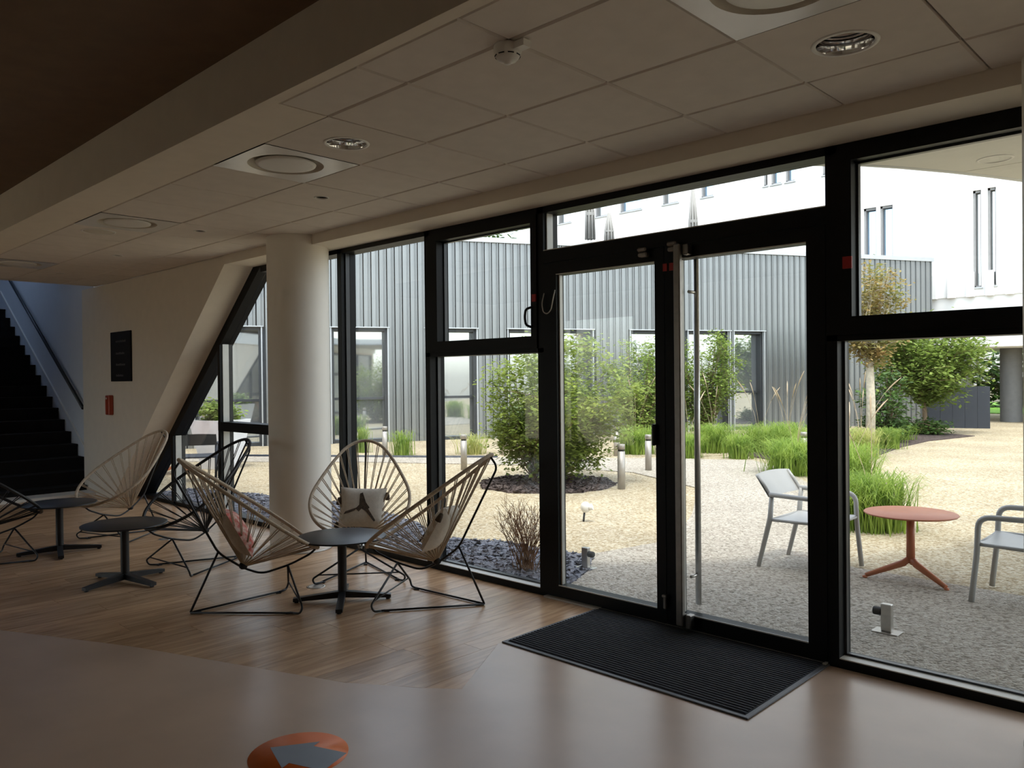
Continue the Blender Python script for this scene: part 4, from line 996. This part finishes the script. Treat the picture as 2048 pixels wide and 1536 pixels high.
def armchair(label, loc, rz, group='grey outdoor armchairs', m=None):
    m = m or M['grey_plastic']; t = thing('outdoor_armchair', label, 'chair', loc, R(rz), group); W = .265
    for s_ in (-1, 1):
        # front leg sweeps into the arm and back to the rear upright
        MB().tube(smooth_path([(.30, W*s_, 0), (.265, W*s_, .33), (.255, W*s_*1.02, .565), (-.20, W*s_*1.02, .575)], .075), .0185, 10).build('arm', m, t)
        MB().tube([(-.30, W*s_, 0), (-.20, W*s_, .39), (-.185, W*s_, .575)], [.017, .021, .017], 10).build('rear_leg', m, t)
        MB().tube(smooth_path([(-.19, W*s_, .55), (-.225, W*s_, .62), (-.30, W*s_, .715)], .03), .013, 8).build('back_upright', m, t)
    # seat shell
    mb = MB(); n = 8; vs_ = []
    for i in range(n+1):
        for j in range(n+1):
            a, b = -.20+.47*i/n, -W+2*W*j/n; z = .40-.012*(1-(2*j/n-1)**2)-.012*math.sin(math.pi*i/n)-.012*(1-i/n); vs_.append((a, b, z))
    N_ = len(vs_); vs_ += [(a, b, z-.014) for a, b, z in vs_]; f_ = []
    for i in range(n):
        for j in range(n):
            q = (i*(n+1)+j, (i+1)*(n+1)+j, (i+1)*(n+1)+j+1, i*(n+1)+j+1); f_ += [q, tuple(N_+k for k in q[::-1])]
    mb.add(vs_, f_, smooth=True); mb.build('seat', m, t)
    MB().tube([(-.20, -W, .375), (-.20, W, .375)], .012, 8).tube([(.262, -W, .382), (.262, W, .382)], .012, 8).tube([(-.2, W, .378), (.262, W, .385)], .012, 8).tube([(-.2, -W, .378), (.262, -W, .385)], .012, 8).build('seat_frame', m, t)
    # curved backrest
    mb = MB(); vs_ = []; n = 12; k = 5
    for th in (0, .012):
        for i in range(k+1):
            for j in range(n+1):
                c = 2*j/n-1; s_ = i/k; vs_.append((-.195-.11*s_-.02*(1-c*c)-th, c*(W+.012), .555+.165*s_+.012*(1-c*c)*s_))
    N_ = (k+1)*(n+1); f_ = []
    for i in range(k):
        for j in range(n):
            q = (i*(n+1)+j, (i+1)*(n+1)+j, (i+1)*(n+1)+j+1, i*(n+1)+j+1); f_ += [q, tuple(N_+a for a in q[::-1])]
    mb.add(vs_, f_, smooth=True); mb.build('backrest', m, t)
    return t
armchair('light grey outdoor armchair behind the right door leaf', (-2.645, 6.11, gz+.012), 0)
armchair('light grey outdoor armchair cut off by the right edge', (-1.15, 6.12, gz+.012), 180)
def tripod_table(label, loc, rz, zt=.49):
    t = thing('outdoor_table', label, 'table', loc, R(rz), 'orange outdoor tables')
    MB().lathe([(0, zt-.012), (.31, zt-.012), (.316, zt-.006), (.31, zt), (0, zt)], 48).build('table_top', M['orange_metal'], t)
    MB().lathe([(.07, zt-.02), (.07, zt-.012), (0, zt-.012)], 20).build('top_plate', M['orange_metal'], t)
    MB().tube([(0, 0, .12), (0, 0, zt-.015)], [.03, .027], 14).build('stem', M['orange_metal'], t)
    for k in range(3):
        a = 2*math.pi*k/3; c, s_ = math.cos(a), math.sin(a)
        MB().tube([(0, 0, .16), (.05*c, .05*s_, .118), (.31*c, .31*s_, .018)], [.022, .026, .016], 10).build('leg', M['orange_metal'], t)
        MB().lathe([(0, 0), (.016, 0), (.017, .014), (0, .02)], 10, c=(.315*c, .315*s_, .0)).build('foot', M['orange_metal'], t)
    return t
tripod_table('round orange metal table between the two grey armchairs', (-1.93, 6.2, gz+.012), 212-180+300)
# left terrace seen through the raked window
pl = thing('planter', 'tall tapered white planter seen through the raked window', 'planter', (-13.2, 6.4, gz), R(20))
q0, q1, h_ = .22, .36, .84
v_ = [(-q0, -q0, 0), (q0, -q0, 0), (q0, q0, 0), (-q0, q0, 0), (-q1, -q1, h_), (q1, -q1, h_), (q1, q1, h_), (-q1, q1, h_), (-q1+.03, -q1+.03, h_), (q1-.03, -q1+.03, h_), (q1-.03, q1-.03, h_), (-q1+.03, q1-.03, h_), (-q1+.05, -q1+.05, h_-.06), (q1-.05, -q1+.05, h_-.06), (q1-.05, q1-.05, h_-.06), (-q1+.05, q1-.05, h_-.06)]
f_ = [(3, 2, 1, 0)]
for i in range(4):
    j = (i+1) % 4; f_ += [(i, j, 4+j, 4+i), (4+i, 4+j, 8+j, 8+i), (8+i, 8+j, 12+j, 12+i)]
MB().add(v_, f_).build('pot', M['planter'], pl)
MB().box(-q1+.04, q1-.04, -q1+.04, q1-.04, h_-.08, h_-.055).build('soil', M['mulch'], pl)
woody('potted_shrub', 'rounded green shrub growing in the white planter', (-13.2, 6.4, gz+h_-.06), (0, 0, .16, .36, .36, .20), 26, 1500, .10, M['leaf_green'], M['bark'], 71, spread=.05, zmin=.03, r0=.01)
armchair('dark grey outdoor armchair beside the white planter', (-11.75, 5.35, gz), 150, 'grey outdoor armchairs', M['navy'])
tripod_table('round orange table seen low through the raked window', (-13.0, 5.55, gz), 30)

woody('far_hedge', 'long dark green hedge beyond the lawn behind the passage', (-6, 40, gz), (0, 0, 1.9, 9, 1.0, 1.9), 70, 9000, .32, M['leaf_dark'], M['bark'], 81, cat='hedge', spread=.45, r0=.04)
# covered passage things ----------------------------------------------------
t = thing('bin_store', 'dark navy panelled store beside the covered passage', 'store', (-6.3, 24.3, gz), R(20))
for k in range(5): MB().box(-.75+.3*k, -.455+.3*k, 0, .06, 0, 1.15).build('panel', M['navy'], t)
MB().box(-.75, .75, .06, .6, 0, 1.12).build('body', M['navy'], t)
t = thing('cafe_table', 'thin dark standing table on the lawn beyond the passage', 'table', (-9.7, 36, gz+.03))
MB().lathe([(0, 1.03), (.5, 1.03), (.5, 1.06), (0, 1.06)], 20).build('table_top', M['navy'], t)
MB().lathe([(.25, 0), (.25, .03), (.05, .05), (.05, 1.03)], 12).build('pedestal', M['navy'], t)
